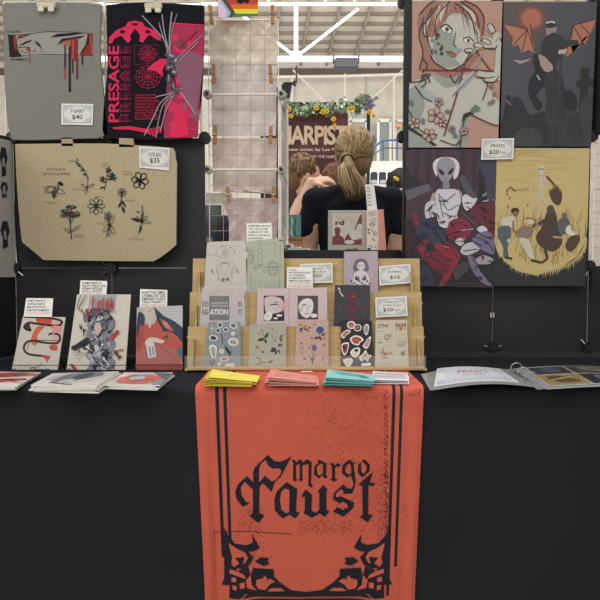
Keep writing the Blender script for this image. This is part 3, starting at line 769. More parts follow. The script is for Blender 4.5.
def head_parts(c, f, r=.078, h=.105):
    """skull, jaw, nose, ears; f = facing direction"""
    f = f.normalized(); s_ = f.cross(ZV).normalized()
    R = Matrix((s_, f, ZV)).transposed()
    return [('b', c + ZV * .012, (r * .98, r * 1.12, h * .92), R), ('b', c + f * r * .28 - ZV * h * .5, (r * .66, r * .72, h * .5), R), ('b', c + f * r * 1.08 - ZV * h * .1, (.009, .016, .017), R),
            ('b', c + f * r * 1.0 - ZV * h * .42, (.02, .014, .009), R), ('b', c + f * r * .9 + ZV * h * .12, (.045, .02, .008), R),
            ('b', c + s_ * r * .98 - ZV * .008 - f * .005, (.008, .016, .028), R), ('b', c - s_ * r * .98 - ZV * .008 - f * .005, (.008, .016, .028), R)]
def hand_parts(w_, d, nrm, L_=.17, curl=.5):
    """palm and five separate fingers: w_ wrist, d pointing direction, nrm palm side"""
    d = d.normalized(); nrm = (nrm - d * nrm.dot(d)).normalized(); s_ = d.cross(nrm)
    R = Matrix((s_, d, nrm)).transposed(); out = [('b', w_ + d * .045, (.038, .05, .015), R)]
    for i, (o_, l) in enumerate(((-.028, .066), (-.010, .076), (.009, .072), (.027, .056))):
        p = w_ + d * .082 + s_ * o_; pts = [p]; dd = d.copy()
        for k, q in enumerate((.45, .32, .23)):
            a = curl * (.5 + .5 * k); dd = (dd * cos(a) + nrm * sin(a)).normalized(); pts.append(pts[-1] + dd * l * q)
        out.append(('t', pts, [.0085, .008, .0075, .0065]))
    p = w_ + d * .02 - s_ * .03; t1 = (d * .6 - s_ * .8).normalized(); p2 = p + t1 * .035; t2 = (d * .9 - s_ * .3 + nrm * .4).normalized()
    out.append(('t', [p, p2, p2 + t2 * .03, p2 + t2 * .052], [.012, .010, .009, .007]))
    return out
def eyes(parent, c, f, r=.078):
    f = f.normalized(); s_ = f.cross(ZV).normalized()
    for k in (-1, 1):
        m = MB(); m.ball(c + f * r * .99 + s_ * k * .03 + ZV * .004, .011, 'f1ece6', nu=10, nv=7); m.ball(c + f * (r * .99 + .0075) + s_ * k * .03 + ZV * .004, .005, '3a2a20', nu=8, nv=6); m.build('eye', 'plastic', parent)
def legs(x, Y, hip, col, parent, dx=.09, facing=1):
    P = []
    P.append(('b', V((x, Y, hip)), (.155, .11, .12)))
    for s_ in (-1, 1):
        P.append(('t', [V((x + s_ * dx, Y, hip - .05)), V((x + s_ * dx, Y - .005 * facing, hip * .52)), V((x + s_ * dx, Y, .11))], [.082, .058, .045]))
    fuse('trousers', P, 'shirt', col, parent, .012)
    for s_ in (-1, 1):
        fuse('shoe', [('b', V((x + s_ * dx, Y + facing * .05, .04)), (.045, .13, .038)), ('b', V((x + s_ * dx, Y - facing * .02, .065)), (.045, .06, .05))], 'plastic', '26262a', parent, .01)
SK = 'd2a58c'
# person seen from behind, fair ponytail, black T-shirt
YA = 2.7
def a_(x, y, Y=YA): return at(x, y, Y)
pa = thing('person', V((a_(354, 200).x, YA, 0)), 'person seen from behind with a fair ponytail and black T-shirt', 'person')
fA = V((0, 1, 0)); hc = a_(354, 155)
shL, shR = a_(316, 202), a_(391, 201); elL, elR = a_(308.5, 250), a_(394, 248); hip = 0.86
wrL, wrR = elL + V((.03, .22, -.03)), elR + V((-.04, .22, -.03))
B = head_parts(hc, fA, .074, .104) + [('t', [a_(354, 178), a_(354, 188), a_(354, 200)], [.052, .052, .07]), ('b', a_(354, 207), (.14, .08, .07)), ('b', V((hc.x, YA, 1.15)), (.135, .09, .22)), ('b', V((hc.x, YA, hip + .04)), (.14, .1, .13)),
     ('t', [shL, (shL + elL) / 2 + V((-.004, -.005, 0)), elL, (elL + wrL) / 2, wrL], [.05, .044, .036, .033, .024]), ('t', [shR, (shR + elR) / 2, elR, (elR + wrR) / 2, wrR], [.05, .044, .036, .033, .024])]
B += hand_parts(wrL, V((.3, 1, -.2)), V((0, 0, -1))) + hand_parts(wrR, V((-.3, 1, -.2)), V((0, 0, -1)))
for s_ in (-1, 1): B.append(('t', [V((hc.x + s_ * .085, YA, hip)), V((hc.x + s_ * .085, YA, .45)), V((hc.x + s_ * .085, YA, .09))], [.07, .05, .035]))
fuse('body', B, 'skin', SK, pa, .0075)
eyes(pa, hc, fA)
hmL = a_(308, 229); hmR = a_(394.5, 227)
fuse('t_shirt', [('b', a_(354, 201), (.118, .078, .038)), ('b', a_(354, 210), (.162, .092, .058)), ('b', V((hc.x, YA, 1.17)), (.152, .102, .2)), ('b', V((hc.x, YA, 1.0)), (.155, .112, .2)), ('b', V((hc.x, YA, .9)), (.158, .118, .1)),
     ('t', [a_(340, 196), shL, hmL], [.05, .062, .050]), ('t', [a_(368, 196), shR, hmR], [.05, .062, .050]), ('t', [a_(354, 192), a_(354, 199)], [.058, .08])], 'shirt', '1b1e27', pa, .0075, 6)
legs(hc.x, YA, hip, '1f2430', pa)
# hair: cap, strands gathered to the tie, ponytail strands
tie = a_(347.5, 160, YA - .115)
hair = fuse('hair', [('b', hc + V((0, -.014, .02)), (.082, .088, .098)), ('b', hc + V((0, -.03, -.03)), (.072, .062, .07)),
    ('t', [tie + V((0, .03, .01)), tie, a_(349, 170, YA - .14), a_(352, 182, YA - .135), a_(354, 192, YA - .12), a_(353, 200, YA - .11)], [.03, .02, .03, .036, .03, .008])], 'hair', '8c7150', pa, .007, 3)
rh = random.Random(5)
st_ = {c: MB() for c in ('6f5538', 'b59a6e', '957a54')}
for i in range(300):                                     # strands combed back over the cap
    a = rh.uniform(-1.45, 1.45); e = rh.uniform(-.55, 1.35)
    pts = []
    for t in (0, .25, .5, .75, 1):
        aa = a * (1 - t * .82); ee = e * (1 - t) + t * (-.28)
        p = hc + V((0, -.014, .02)) + V((.083 * sin(aa) * cos(ee), -.089 * cos(aa) * cos(ee), .099 * sin(ee)))
        if t > .74: p = p.lerp(tie + V((rh.uniform(-.012, .012), .01, rh.uniform(-.01, .012))), (t - .7) / .3 * .95)
        pts.append(p)
    st_[rh.choice(list(st_))].tube(pts, [.0012, .0022, .0024, .0022, .0015], rh.choice(['a88c62', '8a6e4a', 'c6ab7c', '735a3c', 'b2966a']), n=4)
for i in range(240):
    s0 = rh.uniform(-.022, .022); k = rh.uniform(.5, 1.15); dy = rh.uniform(-.012, .02)
    cx = [347.5, 346 + s0 * 350, 349 + s0 * 520, 352.5 + s0 * 560, 355 + s0 * 420 * k, 353 + s0 * 300]
    yy = [160, 167, 176, 185, 190 + 4 * k, 192 + 8 * k]
    pts = [a_(x, y, YA - .125 - .045 * sin(j / 5 * 3) + dy) for j, (x, y) in enumerate(zip(cx, yy))]; pts[0] = tie + V((s0 * .3, -.008, 0))
    st_[rh.choice(list(st_))].tube(pts, [.0014, .0022, .0025, .0025, .002, .0006], rh.choice(['b0946a', '8a6e4a', 'cdb487', '6a5236', 'bfa476']), n=4)
mm = MB()
for q in st_.values():
    o_ = len(mm.v); mm.v += q.v; mm.f += [tuple(i + o_ for i in f) for f in q.f]; mm.c += q.c; mm.m += q.m
mm.build('hair_strands', 'hair', hair, smooth=True)
m = MB(); m.tube([tie + V((.021 * cos(t), -.004, .018 * sin(t))) for t in [2 * pi * i / 12 for i in range(12)]], .005, '2b2422', n=6, closed=True); m.build('hair_tie', 'shirt', pa)

# person in profile with short sandy hair, hand raised to the face
YB_ = 3.3
pb = thing('person', V((at(322, 200, YB_).x, YB_, 0)), 'person with short sandy hair and bare raised arm, left of the ponytail', 'person')
fB = V((.95, .25, -.1)); cB_ = at(304, 176, YB_)
def b_(x, y, Y=YB_): return at(x, y, Y)
sh1 = b_(303, 203, 3.22); el1 = b_(290, 238, 3.1); wr1 = b_(311, 182, 3.12)
sh2 = b_(342, 206, 3.42); el2 = b_(346, 250, 3.45); wr2 = el2 + V((.1, .2, -.05))
cx_ = b_(323, 200).x
P = head_parts(cB_, fB, .073, .102) + [('t', [b_(306, 190), b_(312, 200)], [.052, .06]), ('b', b_(322, 210), (.12, .08, .06)), ('b', V((cx_, YB_, 1.12)), (.12, .09, .2)), ('b', V((cx_, YB_, .92)), (.13, .1, .14)),
     ('t', [sh1, (sh1 + el1) / 2, el1, el1.lerp(wr1, .35), wr1], [.045, .043, .040, .041, .025]), ('t', [sh2, el2, wr2], [.046, .037, .025])]
P += hand_parts(wr1, V((.65, .1, .12)), V((.1, .5, -.8)), curl=1.15) + hand_parts(wr2, V((.3, 1, 0)), V((0, 0, -1)))
for s_ in (-1, 1): P.append(('t', [V((cx_ + s_ * .085, YB_, .88)), V((cx_ + s_ * .085, YB_, .46)), V((cx_ + s_ * .085, YB_, .09))], [.07, .05, .035]))
fuse('body', P, 'skin', 'd9ae95', pb, .0075); eyes(pb, cB_, fB, .073)
hb = fuse('hair', [('b', cB_ + V((-.010, -.004, .032)), (.078, .083, .082)), ('b', cB_ + V((-.035, .0, -.005)), (.052, .07, .07))], 'hair', '7f5f41', pb, .006, 3)
fuse('shirt', [('b', b_(322, 206), (.13, .09, .055)), ('b', V((cx_, YB_, 1.14)), (.135, .105, .2)), ('b', V((cx_, YB_, .94)), (.14, .112, .15)), ('t', [b_(312, 203), b_(304, 205, 3.22), b_(299, 214, 3.2)], [.05, .055, .05]), ('t', [b_(334, 205, 3.4), sh2, (sh2 + el2) / 2], [.05, .056, .05])], 'shirt', 'aab0ba', pb, .008, 5)
legs(cx_, YB_, .88, '2c3444', pb)
m = MB(); p = b_(313.5, 187, 3.16); m.bbox((p.x - .018, p.y - .006, p.z - .04), (p.x + .02, p.y + .006, p.z + .035), '141417', b=.003); tag(m.build('phone', 'plastic'), 'black phone held in the raised hand left of the ponytail', 'phone')
def tufts(hairobj, c, r, n, cols, seed, lo=-.6):
    R = random.Random(seed); q = MB()
    for i in range(n):
        a = R.uniform(0, 2 * pi); e = R.uniform(lo, 1.5); pts = []
        for t in (0, .5, 1):
            ee = e - .32 * t; aa = a + .12 * t * sin(i)
            pts.append(c + V((r[0] * cos(aa) * cos(ee), r[1] * sin(aa) * cos(ee), r[2] * sin(ee))) * (1.0 + .012 * sin(pi * t)))
        q.tube(pts, [.0016, .0026, .0006], R.choice(cols), n=4)
    q.build('hair_strands', 'hair', hairobj, smooth=True)
tufts(hb, cB_ + V((-.010, -.004, .032)), (.079, .084, .083), 420, ['7d5b3c', 'a9835a', '5f4430', '8f6c49'], 21, -.35)
# brown-haired person mostly hidden behind the ponytail
def back_person(x, y, Y, hairc, shirtc, label, r=.082):
    c = at(x, y, Y); t = thing('person', V((c.x, Y, 0)), label, 'person'); f = V((0, 1, 0)); X = c.x; zs = c.z - .26
    P = head_parts(c, f) + [('t', [c - ZV * .08, c - ZV * .2], [.05, .06]), ('b', V((X, Y, zs)), (.14, .08, .06)), ('b', V((X, Y, zs - .2)), (.12, .09, .2)), ('b', V((X, Y, .92)), (.13, .1, .14))]
    for s_ in (-1, 1):
        s = V((X + s_ * .16, Y, zs)); e = V((X + s_ * .19, Y, zs - .28)); w2 = e + V((-s_ * .05, .2, -.05))
        P.append(('t', [s, e, w2], [.046, .038, .025])); P += hand_parts(w2, V((-s_ * .3, 1, 0)), V((0, 0, -1)))
        P.append(('t', [V((X + s_ * .085, Y, .88)), V((X + s_ * .085, Y, .46)), V((X + s_ * .085, Y, .09))], [.07, .05, .035]))
    fuse('body', P, 'skin', SK, t, .009); eyes(t, c, f)
    h_ = fuse('hair', [('b', c + V((0, -.012, .022)), (r, r * 1.05, .095)), ('b', c + V((0, -.035, -.05)), (r * .85, .055, .09))], 'hair', hairc, t, .008, 3)
    tufts(h_, c + V((0, -.012, .022)), (r * 1.01, r * 1.06, .096), 300, [hairc, '4a3426' if hairc[0] != '2' else '1c1816', '8f6747' if hairc[0] != '2' else '3d3530'], int(x), -.9)
    fuse('shirt', [('b', V((X, Y, zs + .01)), (.15, .09, .06)), ('b', V((X, Y, zs - .2)), (.14, .105, .22)), ('b', V((X, Y, .94)), (.142, .112, .16))] + [('t', [V((X + s_ * .1, Y, zs)), V((X + s_ * .16, Y, zs)), V((X + s_ * .18, Y, zs - .2))], [.05, .057, .05]) for s_ in (-1, 1)], 'shirt', shirtc, t, .009, 5)
    legs(X, Y, .88, '262a33', t); return t, c
back_person(334, 181, 4.25, '7c5236', '23252c', 'brown-haired person almost hidden behind the ponytail and the raised arm')
td, c = back_person(401, 188, 3.95, '2a2422', '3a3138', 'dark-haired person with a yellow hair clip at the right panel edge', r=.088)
m = MB(); q = at(394, 181, 3.95); m.ball(q + V((0, -.095, 0)), (.022, .008, .011), 'e8c83a', M=Matrix.Rotation(radians(35), 3, 'Y')); m.build('hair_clip', 'plastic', td)
m = MB(); q = at(398.5, 194, 3.95); m.ball(q + V((0, -.10, 0)), (.03, .015, .024), 'd7a3a8', nu=12, nv=8); m.build('scrunchie', 'shirt', td)

# dark padded chair behind the wire rack
ch = thing('padded_chair', V((at(212, 230, 2.6).x, 2.6, 0)), 'black padded high chair behind the left part of the wire rack', 'chair')
import bmesh
cx2 = at(209, 230, 2.6).x
def pad(name, c, hs, b):
    m = MB(); m.bbox([c[i] - hs[i] for i in range(3)], [c[i] + hs[i] for i in range(3)], '2c2d32', b=b); return m.build(name, 'sleeve_paper', ch, smooth=True)
zt = at(212, 205, 2.6).z
pad('backrest', (cx2, 2.6, zt - .21), (.09, .045, .21), .04); pad('seat', (cx2, 2.83, .78), (.17, .2, .045), .03)
for sx in (-1, 1):
    for sy in (-1, 1):
        m = MB(); m.tube([V((cx2 + sx * .13, 2.83 + sy * .16, .74)), V((cx2 + sx * .17, 2.83 + sy * .2, .0))], .014, '3a3a3e'); m.build('leg', 'metal', ch)
m = MB(); m.tube([V((cx2, 2.62, zt - .3)), V((cx2, 2.66, .76))], .018, '3a3a3e'); m.build('back_post', 'metal', ch)
# black riser at the back of the table with things standing on it
xa, xb = at(285, 255, 1.97).x, at(402, 255, 1.97).x; zt = at(300, 250, 1.97).z
m = MB(); m.bbox((xa, 1.97, TZ + .001), (xb, 2.055, zt), '17181b', b=.003); tag(m.build('storage_box', 'plastic'), 'long black box with the comics on top, behind the wooden stand', 'box')
ZR = zt
nt = thing('side_table', V((at(296, 250, 2.4).x, 2.33, 0)), 'dark side table behind the black box', 'table')
xa2, xb2 = at(283, 250, 2.3).x, at(345, 250, 2.3).x
zq = at(300, 252.5, 2.3).z
m = MB(); m.box((xa2, 2.12, zq - .02), (xb2, 2.5, zq), '2a2a2d'); m.build('tabletop', 'plastic', nt)
for x in (xa2 + .02, xb2 - .02):
    for y in (2.14, 2.48): m = MB(); m.tube([V((x, y, 0)), V((x, y, zq - .02))], .012, '2a2a2d'); m.build('leg', 'metal', nt)
def art_teal(A):
    A.crop(275, 130, 4.615)
    for x, c in ((58, '4f8f92'), (74, 'c9dcd2'), (88, '2f7277'), (100, '77a9a0')): A.blob([(x, 400), (x + 12, 420), (x + 4, 450), (x + 12, 490), (x - 4, 480), (x + 2, 440)], c)
sheet('picture_book', [(287, 215), (301, 214.5), (301, 247), (287, 247)], 2.36, '5e9a98', 'gloss_paper', lean=6, th=.01, z=None, art=art_teal, label='teal patterned book standing behind, left of the black T-shirt', cat='book', anchor=(294, 252))
m = MB(); p0, p1 = at(286, 251, 2.2), at(303, 237, 2.2); m.box((p0.x, 2.2, zq), (p1.x, 2.3, p1.z), '9a7148'); m.box((p0.x, 2.198, p1.z - .012), (p1.x, 2.2, p1.z - .008), '7c5936'); tag(m.build('cardboard_box', 'paper'), 'small brown cardboard box in front of the teal book', 'box')
p0, p1 = at(286, 252, 2.14), at(330, 244, 2.14)
m = MB()
for k in range(5):
    d = .006 * k; m.slab([V((p0.x + d, 2.14, zq + .005 * k + .0002)), V((p1.x - .04 - d * 5, 2.135, zq + .005 * k + .0002)), V((p1.x - .04 - d * 4, 2.24, zq + .005 * k + .0002)), V((p0.x + d, 2.25, zq + .005 * k + .0002))], -ZV, .0045, 'f3f2ee')
tag(m.build('paper_pile', 'paper'), 'low pile of white paper left of the red and cream comic', 'paper pile')
# ------------------------------------------------------------------ shirts and tote
YG = 1.874
def clip(x, y, label, w_=18):
    p = at(x, y, YG - .006); k = YG / F; t = thing('spring_clip', p, label, 'clip', None)
    m = MB(); m.bbox((p.x - w_ / 2 * k, p.y - .006, p.z - 2 * k), (p.x + w_ / 2 * k, p.y + .02, p.z + 3.5 * k), 'bdb69f', b=.002); m.build('clip_body', 'plastic', t)
    for s_ in (-1, 1):
        m = MB(); m.bbox((p.x + s_ * w_ * .28 * k - 3 * k, p.y - .007, p.z - 6 * k), (p.x + s_ * w_ * .28 * k + 3 * k, p.y - .002, p.z - 1.2 * k), 'cbc5b0', b=.0015); m.build('clip_arm', 'plastic', t)
def art_tee1(A):
    A.crop(0, 20, 6); a, b = '3a3036', 'a2625a'
    A.poly([(48, 82), (130, 76), (280, 70), (440, 72), (560, 82), (558, 214), (400, 206), (58, 224)], '8f8f88')
    A.poly([(48, 86), (92, 88), (104, 150), (112, 190), (134, 220), (58, 224)], '2c2429')
    A.blob([(86, 92), (104, 120), (96, 150), (110, 170), (92, 182), (80, 130)], '7e3a36')
    A.line([(92, 90), (170, 84), (280, 70), (430, 72), (556, 82)], 4, '2c2429')
    A.poly([(104, 96), (200, 80), (130, 108), (112, 116)], '6e3733'); A.line([(58, 222), (150, 212), (280, 206), (400, 208), (558, 214)], 3, '2c2429')
    A.poly([(104, 160), (150, 130), (190, 118), (186, 128), (140, 148)], '2c2429'); A.poly([(206, 122), (236, 140), (252, 172), (238, 162), (216, 142)], '2c2429')
    A.line([(110, 166), (150, 162), (182, 168)], 5, '4a2a2c', sm=True); A.line([(122, 184), (160, 196), (186, 182)], 3, '2c2429', sm=True); A.ell(170, 176, 12, 9, '8c3a38')
    A.line([(177, 176), (178, 262)], 5, '8a3a38'); A.line([(244, 166), (256, 206)], 2, '2c2429'); A.ell(208, 184, 5, 8, '8b4c48')
    A.poly([(304, 104), (340, 84), (440, 76), (500, 80), (430, 92), (350, 100)], '2c2429')
    A.poly([(340, 150), (372, 112), (420, 106), (510, 92), (480, 110), (440, 116), (390, 124), (356, 140)], '2c2429')
    A.poly([(350, 150), (384, 126), (420, 122), (424, 160), (396, 150), (370, 146)], 'a5605a'); A.poly([(424, 112), (468, 108), (466, 236), (456, 244), (430, 240), (420, 160)], '7d2f30')
    A.poly([(430, 120), (446, 118), (442, 230), (432, 236)], 'a34b45'); A.poly([(520, 84), (556, 84), (556, 212), (478, 212), (510, 170), (532, 120)], '83332f'); A.poly([(528, 86), (540, 86), (536, 130), (516, 166), (490, 200), (480, 200), (512, 150)], '34262a')
    A.line([(540, 90), (552, 200)], 7, 'a5504a')
    for x, y0, y1, w_, c in ((390, 150, 344, 8, '9c433d'), (418, 160, 420, 13, '2f2326'), (436, 240, 312, 7, '2f2326'), (463, 230, 350, 9, '5d2629'), (494, 210, 262, 8, '2f2326')):
        A.line([(x, y0), (x, y1)], w_, c); A.ell(x, y1, w_ * .62, w_ * .9, c)
    A.line([(390, 150), (390, 290)], 8, '2f2326')
    A.text('IT WAS HERE', 42, 64, 120, 76, '2c2429'); A.text('AS I KNEW IT', 62, 230, 168, 242, '2c2429', bold=.02)
sheet('t_shirt', [(3, 2), (101, 4), (106, 136), (12, 139)], YG, '7b7b75', 'cotton', art=art_tee1, th=.012, anchor=(55, 139),
      outline=[(2, 4), (20, 2.5), (60, 2), (101, 4), (100.5, 22), (99.5, 45), (101, 72), (104, 100), (106, 120), (107.5, 134), (98, 138), (60, 139), (30, 140), (12, 139.5), (8, 125), (6, 105), (4.5, 80), (3.5, 50), (3.5, 25)],
      label='grey T-shirt printed with a strip of weeping eyes and red drips', cat='T-shirt')
def art_tee2(A):
    A.crop(100, 0, 4.286); p, q = 'cf2f55', '84405a'
    A.poly([(304, 96), (448, 106), (440, 300), (428, 420), (420, 590), (276, 592), (270, 520), (284, 400), (300, 240)], 'a03452')
    R = random.Random(4)
    for i in range(26):
        x = R.uniform(300, 420); y = R.uniform(120, 570); s_ = R.uniform(12, 34); c = R.choice(['8a5468', 'd23256', '7b3f55', 'c62d50'])
        A.blob([(x + s_ * R.uniform(.4, 1.1) * cos(t), y + s_ * R.uniform(.5, 1.3) * sin(t)) for t in [2 * pi * k / 7 for k in range(7)]], c)
    A.blob([(330, 260), (380, 220), (440, 250), (436, 340), (420, 440), (410, 480), (370, 440), (350, 380), (330, 330)], '86586c')
    A.blob([(320, 460), (346, 450), (380, 560), (360, 586), (300, 584), (310, 520)], 'd22f55')
    A.line([(304, 100), (448, 108)], 4, 'dc3c62'); A.line([(276, 524), (420, 560)], 3, 'dc3c62'); A.line([(420, 130), (340, 210)], 3, '4a2434')
    # arch ornament
    A.poly([(36, 186), (40, 160), (70, 130), (110, 112), (120, 94), (150, 88), (184, 96), (190, 112), (232, 128), (258, 158), (262, 176), (240, 168), (212, 148), (190, 172), (184, 184), (168, 176), (172, 150), (150, 122), (130, 150), (132, 172), (120, 186), (108, 172), (92, 152), (60, 166), (52, 186)], p)
    for e in ((150, 104, 14, 5), (96, 136, 12, 7), (205, 136, 12, 7)): A.ell(*e, '16151d')
    A.text('PRESAGE', 36, 196, 82, 524, p, bold=.02, rot=90)
    for k in range(4): A.text('PRESAGE', 84 + k * 11, 196, 110 + k * 8, 524, ('7c2440', '5a2034')[k % 2], bold=.0, rot=90); A.lay += 1
    A.line([(148, 196), (250, 192), (254, 268), (148, 278)], 2.5, '7e2842', closed=True)
    for r in (8, 17, 27, 38): A.ring(204, 232, r, r * .85, 2, 'b52f50', n=10)
    for k in range(8): A.line([(204, 232), (204 + 46 * cos(k * pi / 4), 232 + 38 * sin(k * pi / 4))], 1.6, 'b52f50')
    for r in (14, 26, 40, 54): A.ring(206, 330, r, r * .9, 2, 'a82b4b', n=12)
    for k in range(12): A.line([(206, 330), (206 + 58 * cos(k * pi / 6), 330 + 54 * sin(k * pi / 6))], 1.6, 'a82b4b')
    A.poly([(200, 300), (226, 272), (262, 250), (290, 254), (268, 300), (272, 330), (240, 306)], p)
    for k in range(9): 
        A.text(('THIS IS A STORY OF', 'OMENS AND BEFORE', 'TELLING OF WEB', 'SPUN BY SLOW', 'HANDS THAT FELT', 'THE FATES CALLED', 'AND EVERY THREAD', 'IS A PROMISE', 'FOR ANOTHER DAY')[k], 150, 404 + k * 12.5, 238 + (k * 7) % 20, 413 + k * 12.5, 'a92c4b', bold=.02)
    A.poly([(52, 546), (120, 540), (200, 552), (240, 546), (262, 540), (264, 570), (238, 572), (236, 588), (200, 570), (130, 556), (60, 554)], p)
    for k in range(4): A.line([(210 + k * 12, 546), (222 + k * 12, 580)], 4, '16151d')
    # twisted grey body and threads
    for pts, w_ in (([(180, 66), (230, 120), (280, 180), (290, 240)], 5), ([(252, 96), (268, 150), (290, 220), (300, 270)], 4), ([(266, 60), (276, 140), (300, 230)], 5), ([(308, 50), (298, 150), (300, 240)], 6), ([(330, 60), (312, 120), (302, 200)], 3), ([(420, 180), (360, 240), (310, 300)], 4), ([(440, 150), (370, 210), (330, 250)], 3),
                    ([(410, 490), (370, 430), (330, 380), (300, 350)], 7), ([(190, 580), (230, 500), (260, 440), (310, 400)], 5), ([(240, 590), (250, 520), (270, 450), (310, 410)], 4), ([(260, 560), (280, 480), (320, 400)], 4), ([(240, 415), (300, 400), (350, 380)], 5)):
        A.line(pts, w_, '8f8a90', sm=True, taper=0)
    for x, y, rx_, ry_, ro in ((300, 240, 24, 12, 20), (322, 262, 14, 18, 40), (300, 290, 22, 12, -20), (316, 312, 18, 12, 10), (296, 340, 12, 26, 0), (310, 372, 20, 10, 30), (330, 390, 16, 8, -20), (290, 268, 10, 20, 10)): A.ell(x, y, rx_, ry_, '55525c', ro)
    for x, y, rx_, ry_, ro in ((306, 238, 14, 5, 20), (324, 258, 6, 10, 40), (298, 288, 12, 4, -20), (318, 308, 10, 5, 10), (294, 334, 4, 16, 0), (312, 372, 12, 4, 30)): A.ell(x, y, rx_, ry_, '9b979f', ro)
    for k in range(12): A.line([(284 + R.uniform(0, 40), 232 + R.uniform(0, 150)), (290 + R.uniform(0, 50), 240 + R.uniform(0, 150))], 2.5, '1d1b22')
sheet('t_shirt', [(105, 4), (203, 5), (197, 138), (105, 138)], YG, '191820', 'cotton', art=art_tee2, th=.012, anchor=(150, 139),
      outline=[(106, 5), (125, 3), (146, 2), (175, 3.5), (204, 5.5), (204, 30), (203, 70), (201, 100), (198, 120), (197, 136), (180, 139.5), (165, 140), (120, 138), (105, 138.5), (102.5, 130), (103.5, 110), (107.5, 70), (107, 40)],
      label='black T-shirt with a large pink PRESAGE print', cat='T-shirt')
clip(46.5, 6, 'cream clip at the top of the grey T-shirt'); clip(153.5, 7, 'cream clip at the top of the black and pink T-shirt', 17)

def art_tote(A):
    A.crop(30, 150, 4); k = '2e3130'; g = '77705c'
    A.text('ONTARIO', 68, 72, 142, 83, '3c3a34', spacing=1.3, bold=.01); A.text('WILDFLOWERS', 50, 91, 160, 101, '3c3a34', bold=.02, spacing=1.2)
    R = random.Random(9)
    def petals(x, y, r, n, col, w_=2.2, ry=.34, a0=0):
        for i in range(n):
            a = a0 + 360 * i / n; A.ring(x + r * .58 * cos(radians(a)), y + r * .58 * sin(radians(a)), r * .44, r * ry * .6, w_, col, rot=a, n=10)
        A.ell(x, y, r * .16, r * .16, col)
    def leaf2(x, y, l, a, col, fill=True, wd=.28):
        ca, sa = cos(radians(a)), sin(radians(a)); pts = [(0, 0), (l * .3, l * wd * .5), (l * .65, l * wd * .4), (l, 0), (l * .65, -l * wd * .4), (l * .3, -l * wd * .5)]
        q = [(x + u * ca - v * sa, y + u * sa + v * ca) for u, v in pts]
        A.poly(q, col) if fill else A.line(q, 2, col, closed=True)
    # flower spray top left
    A.line([(150, 44), (180, 46), (205, 62), (222, 90), (232, 118), (228, 150), (226, 164)], 2.5, k, sm=True)
    for i in range(26): t = i / 25; x = 182 + 46 * t + R.uniform(-7, 7); y = 44 + 70 * t ** 1.1 + R.uniform(-7, 7); A.ell(x, y, 4.5, 2.8, k if i % 3 else '8b8672', R.uniform(0, 180), 8)
    leaf2(228, 150, 34, -25, k, False); leaf2(228, 150, 30, -150, k, False); leaf2(228, 152, 24, 110, k, False, .5)
    A.line([(170, 156), (216, 160)], 1.6, g); A.line([(310, 80), (306, 120), (296, 164)], 2.5, k)
    for x, y in ((314, 80), (328, 100), (290, 116), (334, 112)): petals(x, y, 12, 5, k, 2.4)
    for x, y, a in ((308, 120, -20), (304, 130, 200), (300, 146, 160), (308, 100, 30)): leaf2(x, y, 24, a, k)
    A.line([(286, 55), (312, 52)], 1.5, g); A.line([(286, 62), (320, 66)], 1.5, g)
    petals(440, 122, 34, 6, '1f2626', 3.5, .55, 10); A.ell(440, 122, 8, 8, '1f2626'); leaf2(440, 124, 20, 80, '1f2626'); leaf2(438, 124, 22, 200, '1f2626')
    A.line([(372, 84), (404, 90)], 1.6, g); A.line([(372, 96), (414, 98)], 1.6, g)
    # bean flower left
    A.ell(122, 134, 12, 7, '232827', 25); A.line([(116, 140), (100, 170), (96, 195)], 2.6, k, sm=True)
    for x, y, l, a in ((104, 150, 50, 160), (100, 162, 46, 195), (104, 160, 40, 20), (100, 170, 34, -70), (98, 180, 22, 240)): leaf2(x, y, l, a, k, False, .5)
    A.ell(98, 178, 7, 14, '4a4d46', 20); A.line([(56, 208), (110, 211)], 1.6, g); leaf2(96, 168, 20, 120, k)
    # daisies
    petals(264, 224, 34, 8, k, 2.2, .4); A.ell(264, 224, 7, 8, k); A.line([(262, 186), (298, 188)], 1.6, g)
    petals(368, 170, 18, 7, k, 2.2, .4); A.line([(368, 176), (362, 214), (374, 252)], 3, k); leaf2(366, 200, 34, 60, k); leaf2(366, 206, 30, 120, k); leaf2(370, 226, 28, 70, k)
    A.line([(378, 200), (418, 203)], 1.6, g)
    # yarrow
    for x, y, rx_, ry_ in ((164, 228, 22, 8), (140, 246, 18, 10), (172, 258, 28, 12), (132, 262, 12, 7), (190, 250, 10, 6)):
        A.ell(x, y, rx_, ry_, '3a3e3a'); 
        for i in range(7): A.ell(x + R.uniform(-rx_, rx_) * .8, y + R.uniform(-ry_, ry_) * .7, 2.6, 1.8, '8b8672', n=6)
    A.line([(165, 232), (160, 290), (166, 356)], 3.6, k, sm=True); A.line([(140, 252), (162, 290)], 2.4, k); A.line([(176, 264), (162, 292)], 2.4, k)
    leaf2(166, 326, 48, -35, k, False, .2); leaf2(164, 330, 36, 210, k, False, .3)
    A.line([(178, 338), (214, 340)], 1.6, g); A.line([(178, 346), (218, 348)], 1.6, g)
    petals(312, 262, 16, 5, k, 2.4, .5); A.line([(312, 268), (320, 300), (304, 348)], 3, k)
    for x, y, l, a in ((318, 296, 40, -60), (318, 300, 44, 60), (316, 300, 40, 130), (318, 310, 36, 95), (314, 290, 24, 230)): leaf2(x, y, l, a, k, False, .34)
    A.ell(318, 300, 9, 6, k, 30); A.line([(268, 292), (300, 294)], 1.6, g)
    A.line([(448, 220), (450, 280), (434, 336)], 3, k)
    for x, y, l, a in ((444, 284, 44, 195), (446, 284, 42, 10), (444, 286, 30, 230), (446, 284, 34, -40), (444, 300, 30, 100), (446, 270, 26, -70), (438, 250, 16, 200)): leaf2(x, y, l, a, k, a in (195, 100), .3)
